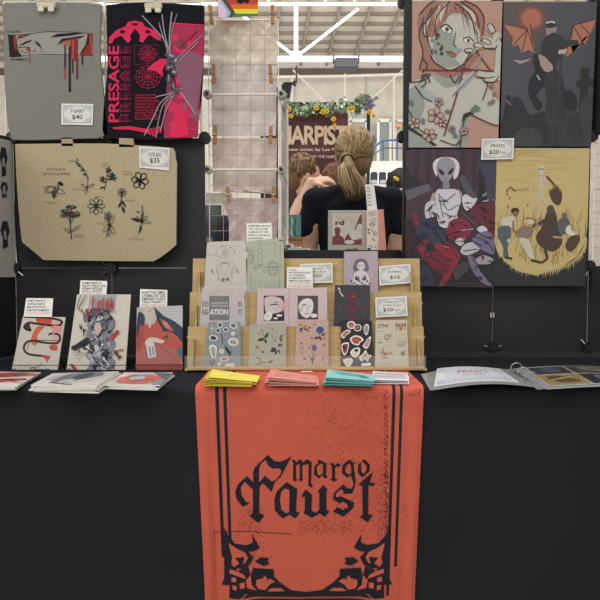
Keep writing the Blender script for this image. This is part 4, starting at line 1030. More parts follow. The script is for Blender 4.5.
    A.ell(446, 282, 8, 10, k); A.line([(412, 345), (430, 346)], 1.6, g); A.line([(390, 354), (456, 358)], 1.6, g)
    # centre crease
tote = sheet('tote_bag', [(15, 144), (205, 148), (206, 245), (20, 230)], YG, 'ad9f83', 'canvas', art=art_tote, th=.012, anchor=(110, 261),
      outline=[(15, 144), (60, 143.5), (106.5, 143.5), (150, 146), (173, 148), (175, 152), (175.5, 159), (176.8, 162), (176.5, 190), (176, 245), (169, 251), (161, 257), (153.5, 261.3), (110, 261), (75, 260.5), (43.5, 260), (33, 251), (22, 242), (20, 225), (18, 200), (16, 170)],
      label='beige canvas tote bag printed with Ontario wildflowers', cat='tote bag')
def strap(x0, x1, y0, y1):
    m = MB(); A = Art(m, at(100, 144, YG), norm()); A.lay = 0
    A.n = norm(); m.slab([A.P3(p) for p in ((x0, y0), (x1, y0), (x1 + 1, y1), (x0, y1))], norm(), .01, 'a89878'); m.build('strap', 'canvas', tote)
strap(61.5, 72, 137.5, 146); strap(119, 133, 138, 147)

# ------------------------------------------------------------------ price cards and written notes
def price(name_lines, quad, Y, label, red=None, lean=0, anchor=None, size=1.0):
    def art(A):
        (ax, ay), (bx, by), (cx, cy), (dx, dy) = quad
        def U(u, v): x = ax + (bx - ax) * u + (dx - ax) * v; y = ay + (by - ay) * u + (dy - ay) * v; return (x, y)
        def T(s, u0, v0, u1, v1, col, b=0.0):
            p, q = U(u0, v0), U(u1, v1); A.text(s, p[0], p[1], q[0], q[1], col, bold=b)
        A.poly([U(.05, .08), U(.95, .08), U(.95, .92), U(.05, .92)], 'a6abad'); A.poly([U(.075, .12), U(.925, .12), U(.925, .88), U(.075, .88)], 'bcc0c0')
        A.poly([U(.5 + .41 * cos(t) * (1 + .06 * cos(4 * t)), .5 + .36 * sin(t) * (1 + .1 * cos(4 * t))) for t in [2 * pi * i / 28 for i in range(28)]], 'd2d2cd')
        for u, v in ((.13, .2), (.87, .2), (.13, .8), (.87, .8)): p = U(u, v); A.ring(p[0], p[1], 1.3, 1.1, .35, '8f969a', n=8)
        v = .28 if len(name_lines) == 2 else .24
        if len(name_lines) == 2: T(name_lines[0], .28, .27, .72, .43, '44454a', .01)
        else: T(name_lines[0], .3, .2, .72, .33, '44454a'); T(name_lines[1], .22, .37, .8, .49, '44454a')
        if red: T(name_lines[-1], .24, .54, .55, .76, '2b2a30', .012); T(red, .6, .62, .76, .73, 'b06a64', .01)
        else: T(name_lines[-1], .34, .52, .66, .76, '2b2a30', .012)
    return sheet('price_card', quad, Y, 'dcdbd5', 'paper', lean=lean, anchor=anchor, art=art, label=label, cat='price card', th=.0012)
price(['T-SHIRT', '$40'], [(61.5, 103.5), (93.3, 104), (92.7, 125.2), (61.3, 124.6)], YG - .003, 'price card reading T-SHIRT $40 on the grey T-shirt')
price(['TOTE BAG', '$35'], [(139, 146.5), (169.8, 148), (169.2, 170.6), (139.5, 167.6)], YG - .003, 'price card reading TOTE BAG $35 on the canvas tote')
YPR = YP - .030
price(['PRINTS', '$20'], [(482.1, 138.8), (514.2, 138.1), (513.3, 159), (481.1, 159.8)], YPR - .008, 'price card reading PRINTS $20 between the four art prints', red='EA')
def note(quad, Y, lines, red, label, lean=0, anchor=None, h=None):
    def art(A):
        (ax, ay), (bx, by), (cx, cy), (dx, dy) = quad; n = len(lines) + len(red); H = h or (dy - ay)
        def U(u, t): return (ax + (bx - ax) * u + (dx - ax) * t / (dy - ay), ay + (by - ay) * u + t)
        y = H * .10; st = H * .86 / n
        for i, s in enumerate(lines + red):
            p, q = U(.07, y), U(.07 + min(.88, len(s) * .052 + .1), y + st * .62); A.text(s, p[0], p[1], q[0], q[1], '26262a' if i < len(lines) else 'b56a70', bold=.02 if i < len(lines) else .0); y += st
    return sheet('note_card', quad, Y, 'e2e1dc', 'paper', lean=lean, art=art, anchor=anchor, label=label, cat='note card', th=.0006)

# ------------------------------------------------------------------ the four art prints on the right rack
def art_girl(A):
    A.crop(400, 0, 4); sk, sh, ln, hr = 'b4b2a8', '8c938c', '2d2328', '95685a'
    A.poly([(36, 330), (130, 300), (260, 300), (330, 320), (400, 410), (398, 500), (330, 480), (290, 456), (262, 500), (240, 588), (34, 588)], sk)
    A.poly([(36, 360), (80, 330), (100, 420), (60, 560), (34, 580)], sh); A.poly([(280, 456), (250, 470), (222, 588), (262, 588)], sh); A.blob([(130, 300), (180, 350), (250, 330), (240, 300), (180, 290)], sh)
    A.blob([(60, 340), (110, 400), (150, 392), (100, 350)], '9aa5a0')
    # hair behind, face, fringe
    A.blob([(76, 60), (130, 6), (220, -6), (300, 20), (336, 70), (330, 140), (300, 250), (200, 312), (120, 280), (76, 280), (92, 200), (72, 130)], hr)
    A.blob([(110, 130), (150, 70), (230, 50), (310, 110), (316, 180), (270, 240), (210, 276), (160, 268), (122, 210)], sk)
    A.blob([(130, 200), (150, 120), (200, 100), (220, 180), (250, 200), (220, 230), (240, 262), (170, 270), (140, 240)], sh)
    A.blob([(150, 130), (200, 60), (260, 60), (320, 120), (308, 60), (240, 10), (150, 20), (100, 80), (120, 150)], hr)
    for pts in ([(160, 20), (150, 60), (140, 110)], [(190, 10), (170, 40), (160, 90)], [(250, 20), (290, 60), (300, 90)], [(120, 60), (104, 110), (100, 150)]): A.line(pts, 16, 'bfb0a6', sm=True, taper=2)
    RH = random.Random(31)
    for i in range(34):
        a = RH.uniform(3.3, 6.1); x0, y0 = 205 + 100 * cos(a), 120 + 110 * sin(a); dx = -20 if x0 < 200 else 26
        A.line([(x0 * .75 + 52, y0 * .5 + 12), (x0, y0 + 20), (x0 + dx * .6, y0 + RH.uniform(50, 110))], RH.uniform(2, 4), RH.choice(['5c3a35', '7a5045', 'b08a7a', '2d2328']), sm=True, taper=2)
    for pts in ([(76, 60), (130, 6), (220, -2), (300, 20), (336, 70), (330, 140)], [(96, 70), (76, 140), (92, 210), (76, 280)], [(130, 30), (104, 90), (112, 160), (130, 220)], [(200, 4), (150, 60), (140, 120)], [(220, 10), (280, 60), (300, 130)], [(240, 4), (300, 50), (318, 110)], [(150, 20), (110, 80)], [(122, 220), (140, 250), (200, 280), (260, 250), (310, 190)], [(88, 230), (110, 262), (90, 290)], [(108, 90), (92, 96), (96, 140), (116, 144)]): A.line(pts, 4, ln, sm=True)
    A.poly([(162, 110), (184, 98), (208, 120), (200, 134), (176, 126)], 'd1cec4'); A.line([(160, 112), (184, 98), (210, 120)], 6, ln, sm=True); A.ell(188, 117, 8, 9, '4a2d30')
    A.poly([(254, 156), (276, 150), (292, 166), (278, 174), (260, 168)], 'd1cec4'); A.line([(252, 156), (274, 148), (294, 164)], 5, ln, sm=True); A.ell(274, 162, 6, 8, '4a2d30')
    A.line([(222, 130), (216, 176), (226, 184)], 3, ln, sm=True); A.poly([(184, 206), (206, 202), (226, 218), (222, 228), (200, 222)], 'a06652'); A.line([(184, 206), (208, 212), (226, 222)], 3, ln)
    R = random.Random(2)
    for i in range(14): A.ring(142 + R.uniform(-14, 26), 150 + R.uniform(-40, 70), 6, 4, 2.4, ln, rot=R.uniform(0, 180), n=7)
    # cat's cradle
    c = '6b2f34'
    A.line([(86, 280), (380, 282)], 5, c); A.line([(296, 192), (364, 284)], 5, c); A.line([(290, 196), (262, 244), (230, 370), (176, 544)], 6, c); A.line([(240, 272), (360, 284)], 4, c)
    A.poly([(210, 384), (248, 320), (292, 282), (300, 296), (262, 340)], 'a6a9b0'); A.line([(210, 384), (300, 290)], 2.5, ln); A.line([(300, 280), (316, 240), (330, 210)], 5, '8a8d94')
    # hands
    for pts, w_ in (([(262, 200), (280, 196), (296, 210)], 20), ([(300, 186), (340, 180), (376, 176)], 26), ([(330, 160), (360, 164), (384, 186)], 24), ([(352, 100), (372, 130)], 24), ([(372, 150), (400, 160), (400, 260), (386, 320)], 40), ([(310, 294), (350, 300), (392, 300)], 22), ([(340, 318), (376, 318), (394, 300)], 16)): A.line(pts, w_, sk, sm=True)
    for e in ((366, 114, 12, 22, -30), (314, 182, 20, 10, 10), (346, 166, 20, 10, 25), (276, 202, 18, 9, 0)): A.ring(*e[:4], 3.5, ln, rot=e[4], n=14)
    for pts in ([(330, 190), (376, 196), (390, 180)], [(306, 306), (350, 312), (380, 306)], [(400, 150), (414, 200), (410, 280)], [(340, 326), (376, 328), (396, 304)], [(36, 330), (90, 322), (124, 296)], [(290, 456), (260, 470), (240, 588)], [(330, 400), (350, 340), (330, 320)], [(400, 420), (396, 500), (330, 480), (290, 460)], [(60, 342), (96, 390), (130, 406)], [(36, 440), (80, 520), (150, 540)], [(160, 560), (220, 580), (240, 560)], [(34, 560), (80, 584)], [(200, 300), (220, 330), (240, 300)]): A.line(pts, 4, ln, sm=True)
    A.poly([(254, 456), (280, 446), (296, 456), (262, 470), (246, 490)], ln); A.poly([(30, 500), (90, 540), (150, 580), (40, 590)], '2d2328'); A.poly([(34, 520), (84, 548), (140, 590), (34, 590)], sh)
    # blossoms
    for x, y, r in ((142, 462, 34), (56, 492, 24), (116, 540, 28), (172, 490, 20), (156, 408, 18), (256, 524, 18), (208, 516, 14)):
        for k in range(5): a = k * 1.257 + x; A.ell(x + r * .55 * cos(a), y + r * .55 * sin(a), r * .46, r * .36, 'b6958a', math.degrees(a), 9)
        for k in range(5): a = k * 1.257 + x; A.ring(x + r * .55 * cos(a), y + r * .55 * sin(a), r * .46, r * .36, 2.4, ln, math.degrees(a), 9)
        A.ell(x, y, r * .2, r * .2, '5c3137')
    for x, y in ((92, 484), (192, 446), (44, 410), (300, 430), (310, 436), (290, 440), (220, 540)): A.ell(x, y, 12, 8, '5f7068', x)
    for pts in ([(90, 310), (104, 330), (84, 350)], [(84, 300), (110, 306), (120, 330)], [(120, 296), (96, 300), (80, 330)]): A.line(pts, 5, ln, sm=True)
    for x, y in ((366, 344), (378, 376), (372, 404), (360, 412)): A.ell(x, y, 9, 8, '7b6a66', n=8)
sheet('art_print', [(411, 1), (502.5, 1), (498, 147.5), (408, 147.5)], YPR, 'ab8878', 'gloss_paper', art=art_girl, label='large print of a red-haired figure with string, cherry blossoms and tan ground', cat='print')
def art_bat(A):
    A.crop(495, 0, 4); d = '232327'
    A.poly([(36, 10), (200, 10), (210, 100), (150, 200), (30, 180)], '55484a'); A.poly([(34, 200), (400, 180), (396, 400), (24, 420)], '46464f')
    A.ell(146, 74, 60, 58, '65483f', n=28); A.ell(146, 74, 48, 46, '7d5041', n=28); A.ell(146, 73, 38, 37, 'a6634a', n=28)
    w = 'a86d55'
    A.poly([(36, 94), (90, 104), (130, 118), (142, 100), (160, 212), (134, 200), (106, 212), (94, 178), (66, 190), (72, 150), (50, 120)], w)
    A.poly([(404, 76), (350, 90), (310, 100), (300, 160), (310, 210), (278, 232), (276, 200), (300, 180), (330, 196), (352, 168), (360, 180), (378, 140), (394, 112)], w)
    A.poly([(310, 100), (306, 170), (340, 176), (356, 150), (396, 90)], w)
    for pts in ([(36, 94), (130, 118), (158, 206)], [(130, 118), (66, 188)], [(130, 118), (108, 208)], [(142, 98), (150, 180)], [(404, 76), (312, 102), (304, 170)], [(312, 102), (358, 180)], [(312, 102), (280, 230)], [(340, 96), (380, 138)]): A.line(pts, 4, '2e2426', sm=False)
    # figure
    A.blob([(206, 100), (222, 84), (242, 96), (246, 140), (230, 160), (206, 140)], '8b7a78'); A.blob([(200, 96), (220, 78), (246, 96), (238, 108), (210, 112)], d); A.line([(204, 92), (224, 86), (240, 92)], 7, 'b9b4b4')
    A.blob([(200, 150), (240, 130), (276, 160), (270, 220), (246, 260), (250, 300), (212, 270), (190, 220), (184, 190)], '2b2a30')
    A.poly([(250, 158), (330, 160), (336, 178), (300, 186), (256, 178)], '2f2e34'); A.poly([(256, 200), (290, 196), (280, 214), (252, 216)], 'b5a8a4')
    A.poly([(156, 214), (196, 224), (230, 260), (234, 300), (206, 306), (196, 280), (170, 250)], 'a08884'); A.poly([(156, 214), (172, 218), (190, 290), (166, 300), (152, 250)], '1e1e22')
    A.poly([(72, 240), (110, 242), (146, 232), (130, 246), (100, 256), (84, 248)], '98898a')
    A.blob([(160, 290), (210, 290), (200, 340), (166, 380), (190, 420), (170, 440), (136, 380), (136, 330)], '1c1c20')
    A.blob([(200, 300), (260, 290), (290, 400), (330, 560), (190, 584), (196, 480), (206, 400)], '2c2c30'); A.line([(268, 220), (260, 300), (250, 400)], 8, '36363b'); A.line([(168, 300), (180, 320)], 6, 'a9a0a0')
    for x in (210, 236, 262, 288): A.line([(x, 420), (x - 6, 580)], 4, '37373c')
    A.poly([(196, 480), (320, 480), (330, 500), (190, 506)], '36363a')
    # graves
    A.poly([(344, 270), (378, 270), (376, 316), (402, 314), (402, 344), (374, 344), (370, 450), (336, 450), (342, 346), (326, 346), (328, 318), (344, 318)], '26262a')
    A.blob([(270, 584), (276, 480), (300, 446), (340, 450), (364, 500), (376, 584)], '353539'); A.blob([(340, 440), (360, 390), (398, 380), (396, 584), (360, 560)], '3b3b40'); A.blob([(290, 480), (318, 460), (344, 480), (350, 560), (300, 570)], '2e2e32')
    A.blob([(24, 584), (30, 470), (60, 400), (100, 390), (140, 460), (200, 450), (200, 584)], '262629'); A.blob([(76, 584), (84, 530), (130, 510), (176, 530), (186, 584)], '3a3a3e'); A.line([(40, 470), (50, 400), (56, 380)], 14, '1d1d20')
    A.line([(42, 400), (66, 420)], 8, '5d5d62'); A.blob([(270, 380), (300, 360), (330, 400), (320, 440), (290, 430)], '202023')
sheet('art_print', [(504, 2), (597, 2), (591, 146.5), (500, 146.5)], YPR, '48474f', 'gloss_paper', art=art_bat, label='dark graveyard print with an orange moon and bat-winged figure', cat='print')
def art_alien(A):
    A.crop(400, 145, 4.14); ln = '1c191f'
    A.poly([(24, 20), (330, 14), (392, 60), (390, 230), (24, 320)], '41303a')
    for x in (60, 110, 150, 250, 300): A.poly([(x, 16), (x + 24, 16), (x + 14, 180), (x - 4, 200)], '35262f')
    A.poly([(320, 30), (400, 20), (398, 240), (340, 230)], '3c3a4c'); A.poly([(322, 120), (332, 90), (340, 120), (352, 140), (358, 250), (320, 250)], '221f28'); A.poly([(20, 190), (120, 160), (132, 186), (30, 230)], '585761'); A.poly([(244, 130), (264, 124), (320, 220), (290, 250)], '4c4b57')
    A.poly([(20, 60), (40, 120), (100, 160), (20, 190)], '262229'); A.poly([(20, 300), (110, 330), (200, 420), (380, 580), (80, 590), (20, 460)], '2a1f26')
    A.blob([(290, 270), (340, 240), (396, 250), (396, 380), (340, 330), (300, 320)], '5e2432'); A.poly([(240, 470), (396, 440), (396, 580), (250, 560)], '231e26')
    # figure in white
    A.blob([(136, 90), (146, 62), (180, 50), (226, 56), (246, 84), (240, 124), (222, 140), (214, 80), (160, 76), (152, 130)], 'c9c4ca'); A.blob([(150, 100), (164, 60), (200, 52), (228, 76), (226, 110), (204, 146), (186, 156), (166, 140)], '8e8a94')
    A.blob([(158, 98), (176, 106), (184, 122), (168, 122)], '27242c'); A.blob([(222, 94), (206, 104), (198, 122), (214, 118)], '27242c'); A.line([(184, 140), (196, 140)], 3, ln); A.poly([(178, 150), (204, 150), (206, 190), (176, 190)], '7d7985')
    A.blob([(150, 190), (190, 184), (236, 186), (252, 230), (236, 290), (250, 330), (170, 340), (150, 270)], 'c3bfc6'); A.poly([(134, 200), (150, 196), (140, 240), (118, 250)], 'a28f93'); A.poly([(240, 180), (254, 196), (262, 220), (246, 214)], 'a28f93')
    A.blob([(104, 250), (130, 230), (158, 240), (150, 290), (126, 300), (106, 300)], 'bcb8c0'); A.blob([(256, 230), (270, 204), (300, 220), (320, 222), (296, 260), (272, 270)], 'c6c2c8')
    for pts in ([(166, 210), (190, 230), (230, 200)], [(180, 240), (200, 270), (236, 250)], [(160, 200), (170, 260), (180, 300)], [(150, 244), (120, 262), (130, 300)], [(262, 240), (300, 240)], [(250, 270), (300, 320), (330, 340)]): A.line(pts, 4, '5b5864', sm=True)
    # draped red and blue cloth figure
    A.blob([(66, 330), (90, 300), (140, 320), (190, 370), (170, 420), (110, 400), (70, 380)], '33354c'); A.blob([(48, 290), (70, 286), (78, 340), (60, 330)], '74203a'); A.blob([(196, 340), (216, 310), (256, 304), (292, 330), (290, 370), (250, 392), (208, 390), (192, 370)], '7c2138')
    A.blob([(140, 420), (190, 400), (240, 440), (244, 480), (190, 570), (160, 584), (200, 480)], '84243a'); A.blob([(86, 450), (150, 440), (210, 480), (190, 540), (120, 500)], '6b2032'); A.blob([(80, 470), (120, 500), (140, 580), (90, 590)], '2e3048'); A.blob([(70, 420), (110, 390), (116, 410), (90, 450)], '80243a')
    for pts in ([(200, 370), (240, 360), (290, 350)], [(130, 330), (160, 380), (200, 420)], [(160, 400), (210, 420), (240, 470)], [(100, 460), (160, 480), (190, 520)], [(220, 330), (250, 320), (280, 340)]): A.line(pts, 4, ln, sm=True)
    A.blob([(226, 398), (250, 384), (266, 400), (250, 418)], 'bdb9c0'); A.blob([(250, 440), (270, 410), (320, 400), (330, 430), (300, 450), (270, 456)], 'b5b0ba'); A.blob([(318, 350), (340, 334), (362, 350), (346, 366)], 'c3bfc6')
    A.blob([(300, 390), (350, 356), (388, 380), (392, 450), (350, 440), (320, 420)], '6f6382'); A.blob([(310, 480), (340, 456), (384, 470), (376, 490), (330, 494)], '9c8f9a'); A.blob([(280, 460), (310, 470), (330, 520), (380, 580), (340, 570), (300, 520)], '72667f')
    for pts in ([(250, 400), (300, 400), (340, 420)], [(310, 380), (360, 400), (386, 440)], [(300, 470), (340, 520), (370, 570)], [(262, 440), (320, 430)], [(330, 370), (380, 390)], [(60, 380), (120, 430), (130, 470)], [(170, 400), (200, 440)]): A.line(pts, 4, ln, sm=True)
    RA = random.Random(17)
    for i in range(70):
        x = RA.uniform(60, 380); y = RA.uniform(200, 570); l = RA.uniform(16, 44); a = RA.uniform(-.9, 1.2)
        A.line([(x, y), (x + l * .5, y + l * a * .3), (x + l * cos(a), y + l * sin(a))], RA.uniform(3, 7), RA.choice([ln, ln, '2a1f2a', '4a3344', '9a93a3' if y < 470 and x > 150 else '54202f']), sm=True, taper=2)
    A.poly([(60, 350), (66, 400), (30, 470), (26, 400)], '3a1c26'); A.blob([(220, 520), (260, 480), (290, 500), (260, 540), (230, 560)], '3f3640')
sheet('art_print', [(406, 149), (497, 149), (493.5, 287.5), (402.8, 286)], YPR, '3a2b34', 'gloss_paper', art=art_alien, label='dark print of a pale grey alien in white above red and purple drapery', cat='print')
def art_field(A):
    A.crop(490, 145, 4.136); yl = 'bfaa73'
    A.poly([(26, 12), (412, 14), (404, 330), (390, 410), (360, 460), (290, 510), (190, 540), (110, 520), (60, 480), (30, 430), (18, 380)], yl)
    R = random.Random(8)
    A.begin('9d8448')
    for i in range(40): y = 20 + i * i * .12; x = R.uniform(30, 260); A.line([(x, y), (x + R.uniform(60, 140), y)], 1.2, '9d8448')
    for i in range(300):
        x = R.uniform(24, 400); y = R.uniform(300, 500); l = R.uniform(30, 80)
        if y > 330 + 180 * math.sqrt(max(0, 1 - ((x - 205) / 200) ** 2)): continue
        A.line([(x, y), (x + R.uniform(-14, 18), y - l)], 3.2, ('8b7133', 'c2ab6a', '74602d', 'a88d4a')[i * 4 // 300], taper=1)
    A.begin('b39a55')
    for i in range(60):
        t = pi * i / 59; x = 208 - 188 * cos(t); y = 380 + 140 * sin(t); A.line([(x, y), (x + 6 * cos(t * 2) , y + R.uniform(14, 34))], 7, yl, taper=1)
    b = 'c0b9a8'; k = '2d2622'
    A.blob([(200, 92), (214, 82), (226, 92), (224, 112), (212, 122), (202, 110)], b); A.ell(206, 100, 3.5, 4, k, n=8); A.ell(217, 100, 3.5, 4, k, n=8); A.line([(212, 122), (214, 220)], 6, b)
    A.begin(b)
    for i in range(6): A.line([(196, 136 + i * 10), (214, 130 + i * 10), (234, 138 + i * 10)], 4, b, sm=True)
    A.line([(234, 130), (262, 160), (290, 200)], 10, '5b4634', sm=True); A.line([(196, 134), (160, 180), (90, 186)], 4, '8b7440', sm=True); A.line([(196, 136), (178, 160), (160, 186)], 5, b); A.line([(210, 220), (196, 240), (214, 256), (200, 300)], 7, b); A.line([(222, 220), (240, 250), (230, 290)], 6, b)
    A.ring(206, 216, 18, 10, 5, b); A.blob([(246, 186), (290, 180), (298, 220), (284, 250), (256, 230)], '4a3a2c'); A.line([(70, 186), (86, 174), (104, 190)], 6, '5e5140'); A.line([(250, 190), (274, 166), (296, 196)], 5, '8b7440', sm=True)
    for x, y in ((72, 204), (82, 220), (74, 254), (156, 248), (70, 190)): A.ell(x, y, 4, 5, '8a3f33', n=7)
    # children in a ring
    A.blob([(230, 290), (248, 252), (272, 280), (282, 340), (300, 400), (262, 440), (210, 420), (190, 380), (214, 340)], '46362f'); A.ell(250, 266, 16, 18, '5b4438'); A.line([(226, 310), (200, 330), (176, 340)], 14, '46362f'); A.line([(226, 430), (236, 470), (216, 486)], 9, '3a2d28')
    A.ell(104, 272, 17, 13, '30261f'); A.ell(106, 284, 11, 11, '7d5c4a'); A.blob([(44, 310), (70, 296), (100, 296), (104, 330), (80, 344), (50, 334)], 'c2bbab'); A.blob([(36, 340), (80, 336), (86, 370), (72, 420), (76, 466), (56, 462), (54, 420), (34, 380)], '4d5a60'); A.line([(96, 312), (96, 350), (120, 370)], 8, '8a6a55'); A.line([(62, 464), (92, 470)], 9, '2d2622')
    A.ell(168, 316, 15, 13, 'c0b9a8'); A.blob([(110, 360), (140, 334), (176, 344), (170, 376), (134, 392)], '80705f'); A.blob([(120, 386), (160, 392), (172, 430), (184, 470), (164, 466), (140, 430)], 'c2bbab'); A.line([(170, 476), (214, 486)], 9, '2d2622'); A.line([(176, 350), (200, 330)], 8, 'a98a70')
    A.ell(308, 292, 12, 13, '6e6152'); A.blob([(284, 310), (320, 302), (330, 340), (300, 372), (280, 350)], '525a5c'); A.blob([(314, 344), (330, 330), (340, 356), (356, 366), (340, 378), (316, 366)], 'cfcabd'); A.blob([(330, 380), (366, 374), (370, 400), (336, 440), (312, 420)], '4b3c32'); A.line([(260, 380), (300, 384)], 9, 'a98a70')
    A.line([(150, 300), (190, 310), (180, 330)], 6, '8b6a50', sm=True); A.line([(84, 400), (72, 392)], 14, 'b9b2a2')
sheet('art_print', [(496, 148), (590, 148), (585.5, 286), (493.8, 286)], YPR, '27272a', 'gloss_paper', art=art_field, label='mustard yellow print of a skeleton and children dancing in tall grass', cat='print')
# ------------------------------------------------------------------ tiered wooden stand with cards and sticker sheets
LS = 7.0; nS = norm(LS)
YT = {0: 1.645, 1: 1.70, 2: 1.755}                     # distance of each tier's board at its foot
ys_foot = {0: 367, 1: 333, 2: 300}; xsp = {0: (188, 423.5), 1: (190, 421.5), 2: (193, 419.5)}; ytop = {0: 326.5, 1: 292, 2: 258.5}
SD = thing('tiered_stand', (at(306, 367, 1.69).x, 1.69, TZ + .008), 'light wooden stand with three tiers in the middle of the table', 'display stand')
for k in (0, 1, 2):
    m = MB(); p0 = at(306, ys_foot[k], YT[k]); A = Art(m, p0, nS); A.lay = 0; x0, x1 = xsp[k]; yb = ys_foot[k] + (0 if k == 0 else 2)
    m.slab([A.P3(q) for q in ((x0, ytop[k]), (x1, ytop[k]), (x1 + .8, yb), (x0 - .8, yb))], nS, .005, 'b59c6c', edge='cdb88a'); m.build('back_board', 'bamboo', SD)
    q0, q1 = A.P3((x0, yb)), A.P3((x1, yb)); m = MB()
    m.box((q0.x - .002, YT[k] - .036, q0.z - .004), (q1.x + .002, YT[k] + .002, q0.z + .001), 'c4ab7a'); m.build('shelf', 'bamboo', SD)
ZL = at(306, 369, 1.61).z
x0, x1 = at(187.5, 369, 1.607).x, at(424, 369, 1.607).x
m = MB(); m.bbox((x0, 1.604, TZ + ROFF + .003), (x1, 1.612, at(306, 366.8, 1.607).z), 'c6ae80', b=.001); m.build('front_lip', 'bamboo', SD)
g0, g1 = at(184.5, 356, 1.60), at(426, 368, 1.60)
m = MB(); m.box((g0.x, 1.600, g1.z), (g1.x, 1.602, g0.z), 'd8dedd'); m.build('clear_guard', 'acrylic', SD)
for xe in (x0 + .007, x1 - .012):
    m = MB(); prof = [(1.612, TZ + ROFF + .003), (1.612, ZL + .012), (1.632, ZL + .05)]
    for k, yy in ((0, 340), (1, 306), (2, 272)):
        z = at(306, yy, YT[k]).z; prof += [(YT[k] - .012, z - .03), (YT[k] - .008, z), (YT[k] + .022, z + .004)]
    prof += [(1.80, TZ + ROFF + .003)]
    m.slab([V((xe + .005, y, z)) for y, z in prof], V((1, 0, 0)), .005, 'a58a58'); m.build('side_panel', 'bamboo', SD)
def item(name, quad, k, col, mat='paper', art=None, label=None, cat=None, th=.001, off=.012, rnd=0, lean=LS, group=None, edge=None):
    base = at(306, ys_foot[k], YT[k]); n = norm(lean); bx = (quad[2][0] + quad[3][0]) / 2
    p0 = at(bx, ys_foot[k], YT[k] - off)
    mb = MB(); A = Art(mb, p0, n); pts = list(quad)
    if rnd:
        q = []
        for i in range(4):
            c = Vector(quad[i]); p = Vector(quad[i - 1]); x = Vector(quad[(i + 1) % 4]); u_ = (p - c).normalized() * rnd; v_ = (x - c).normalized() * rnd
            q += [tuple(c + u_), tuple(c + u_ * .3 + v_ * .3), tuple(c + v_)]
        pts = q
    A.lay = 0; mb.slab([A.P3(p) for p in pts], n, th, col, edge=edge or col); A.lay = 1; A.clip = list(quad)
    if art: art(A)
    return tag(mb.build(name, mat), label, cat, group)
# back tier
def art_sk(A):
    A.crop(204, 236, 7.143); g = '8f8c86'; d = '3f3d40'
    A.ring(152, 128, 68, 60, 3, g, a0=170, a1=370); A.ring(152, 120, 22, 26, 3, g); A.line([(0, 136), (60, 138), (120, 150), (170, 168), (210, 200), (236, 250)], 3, g, sm=True)
    A.line([(100, 220), (120, 190), (160, 190), (190, 220), (196, 270), (150, 330), (104, 300), (98, 240)], 3, g, sm=True); A.line([(110, 160), (90, 220), (110, 340)], 2.5, g, sm=True); A.line([(200, 170), (216, 230), (190, 340)], 2.5, g, sm=True)
    for x, y in ((86, 128), (216, 110), (130, 74), (190, 84), (60, 246), (72, 266), (236, 240), (246, 262)): A.ell(x, y, 4, 5, d, n=8)
    for x, y in ((56, 250), (240, 250)): A.line([(x - 8, y - 10), (x + 8, y + 16)], 4, d)
    A.line([(120, 206), (138, 190), (150, 200), (164, 190), (174, 208)], 4, d, sm=True); A.ell(134, 314, 8, 12, '5a575a'); A.ell(170, 312, 8, 12, '5a575a'); A.line([(140, 300), (152, 318), (164, 298)], 5, d)
    for k in range(9): A.line([(80 + k * 18, 200 + (k * 37) % 60), (92 + k * 15, 260 + (k * 23) % 60)], 1.8, g)
    A.ring(150, 120, 10, 14, 3, d)
item('sketch_print', [(207, 242), (245.5, 240.5), (247, 292), (204, 292)], 2, 'bdbab0', art=art_sk, rnd=2, label='off-white card with a fine pencil drawing, first on the top tier', cat='card', off=.014)
def art_gr(A):
    A.crop(204, 236, 7.143); g = '78806f'
    for y, r in ((58, 14), (104, 20), (146, 24), (190, 20)): A.ring(400, y, r * .8, r, 3, g)
    for x, y in ((320, 150), (492, 230)): A.ring(x, y, 38, 52, 7, '8a9082'); A.ring(x, y, 28, 40, 2.5, g)
    A.text('TITLE', 472, 216, 512, 230, g, bold=.03); A.text('PLATE', 476, 236, 508, 248, g, bold=.03)
    A.line([(310, 228), (560, 218)], 2.5, g); A.line([(430, 60), (510, 50), (512, 150)], 2.5, g); A.line([(546, 50), (540, 380)], 3, g); A.line([(330, 240), (330, 380)], 2, g)
    for k in range(9): A.line([(340 + k * 24, 300 + (k * 31) % 30), (340 + k * 24, 380)], 2, '8d9483')
    for k in range(8): A.line([(360 + k * 9, 250 - k * 6), (356 + k * 10, 200)], 2, g)
    A.ring(430, 250, 10, 12, 4, g); A.ring(326, 150, 14, 22, 4, g); A.poly([(534, 26), (566, 26), (566, 40), (536, 38)], '6a7163')
item('sketch_print', [(247.5, 241), (283.5, 237.5), (284.5, 292), (247, 294)], 2, 'a8ad9c', art=art_gr, label='grey-green card with diagram drawings, second on the top tier', cat='card', off=.016)
note([(246.3, 223.3), (271.5, 223), (272.5, 242), (247, 246)], YT[2] - .004, ['SOMETIMES SHOULD', 'YOU THE LATER', 'COMING OF THE', 'SPECIAL ACTUALLY', 'GOING BAD'], [], 'white handwritten note sticking up behind the grey-green card', lean=LS, anchor=(260, 300), h=18)
note([(287, 267), (312.5, 267), (313, 292), (286.5, 292)], YT[2] - .018, ['YOUR', 'RECONSTRUCTION', 'OF ORIGINAL', 'COMPLETE IN', '"BEING DELETED"'], ['GLOSS SATIN PRINT', 'ON PAPER SHEETS'], 'white handwritten note overlapping a price card on the top tier', lean=LS, anchor=(300, 300), h=22)
price(['COMIC', 'ZINES', '$10 EACH'], [(300, 264.2), (332.4, 262.8), (333, 282.6), (301, 283.5)], YT[2] - .010, 'price card half covered by the handwritten note on the top tier', lean=LS, anchor=(316, 300))
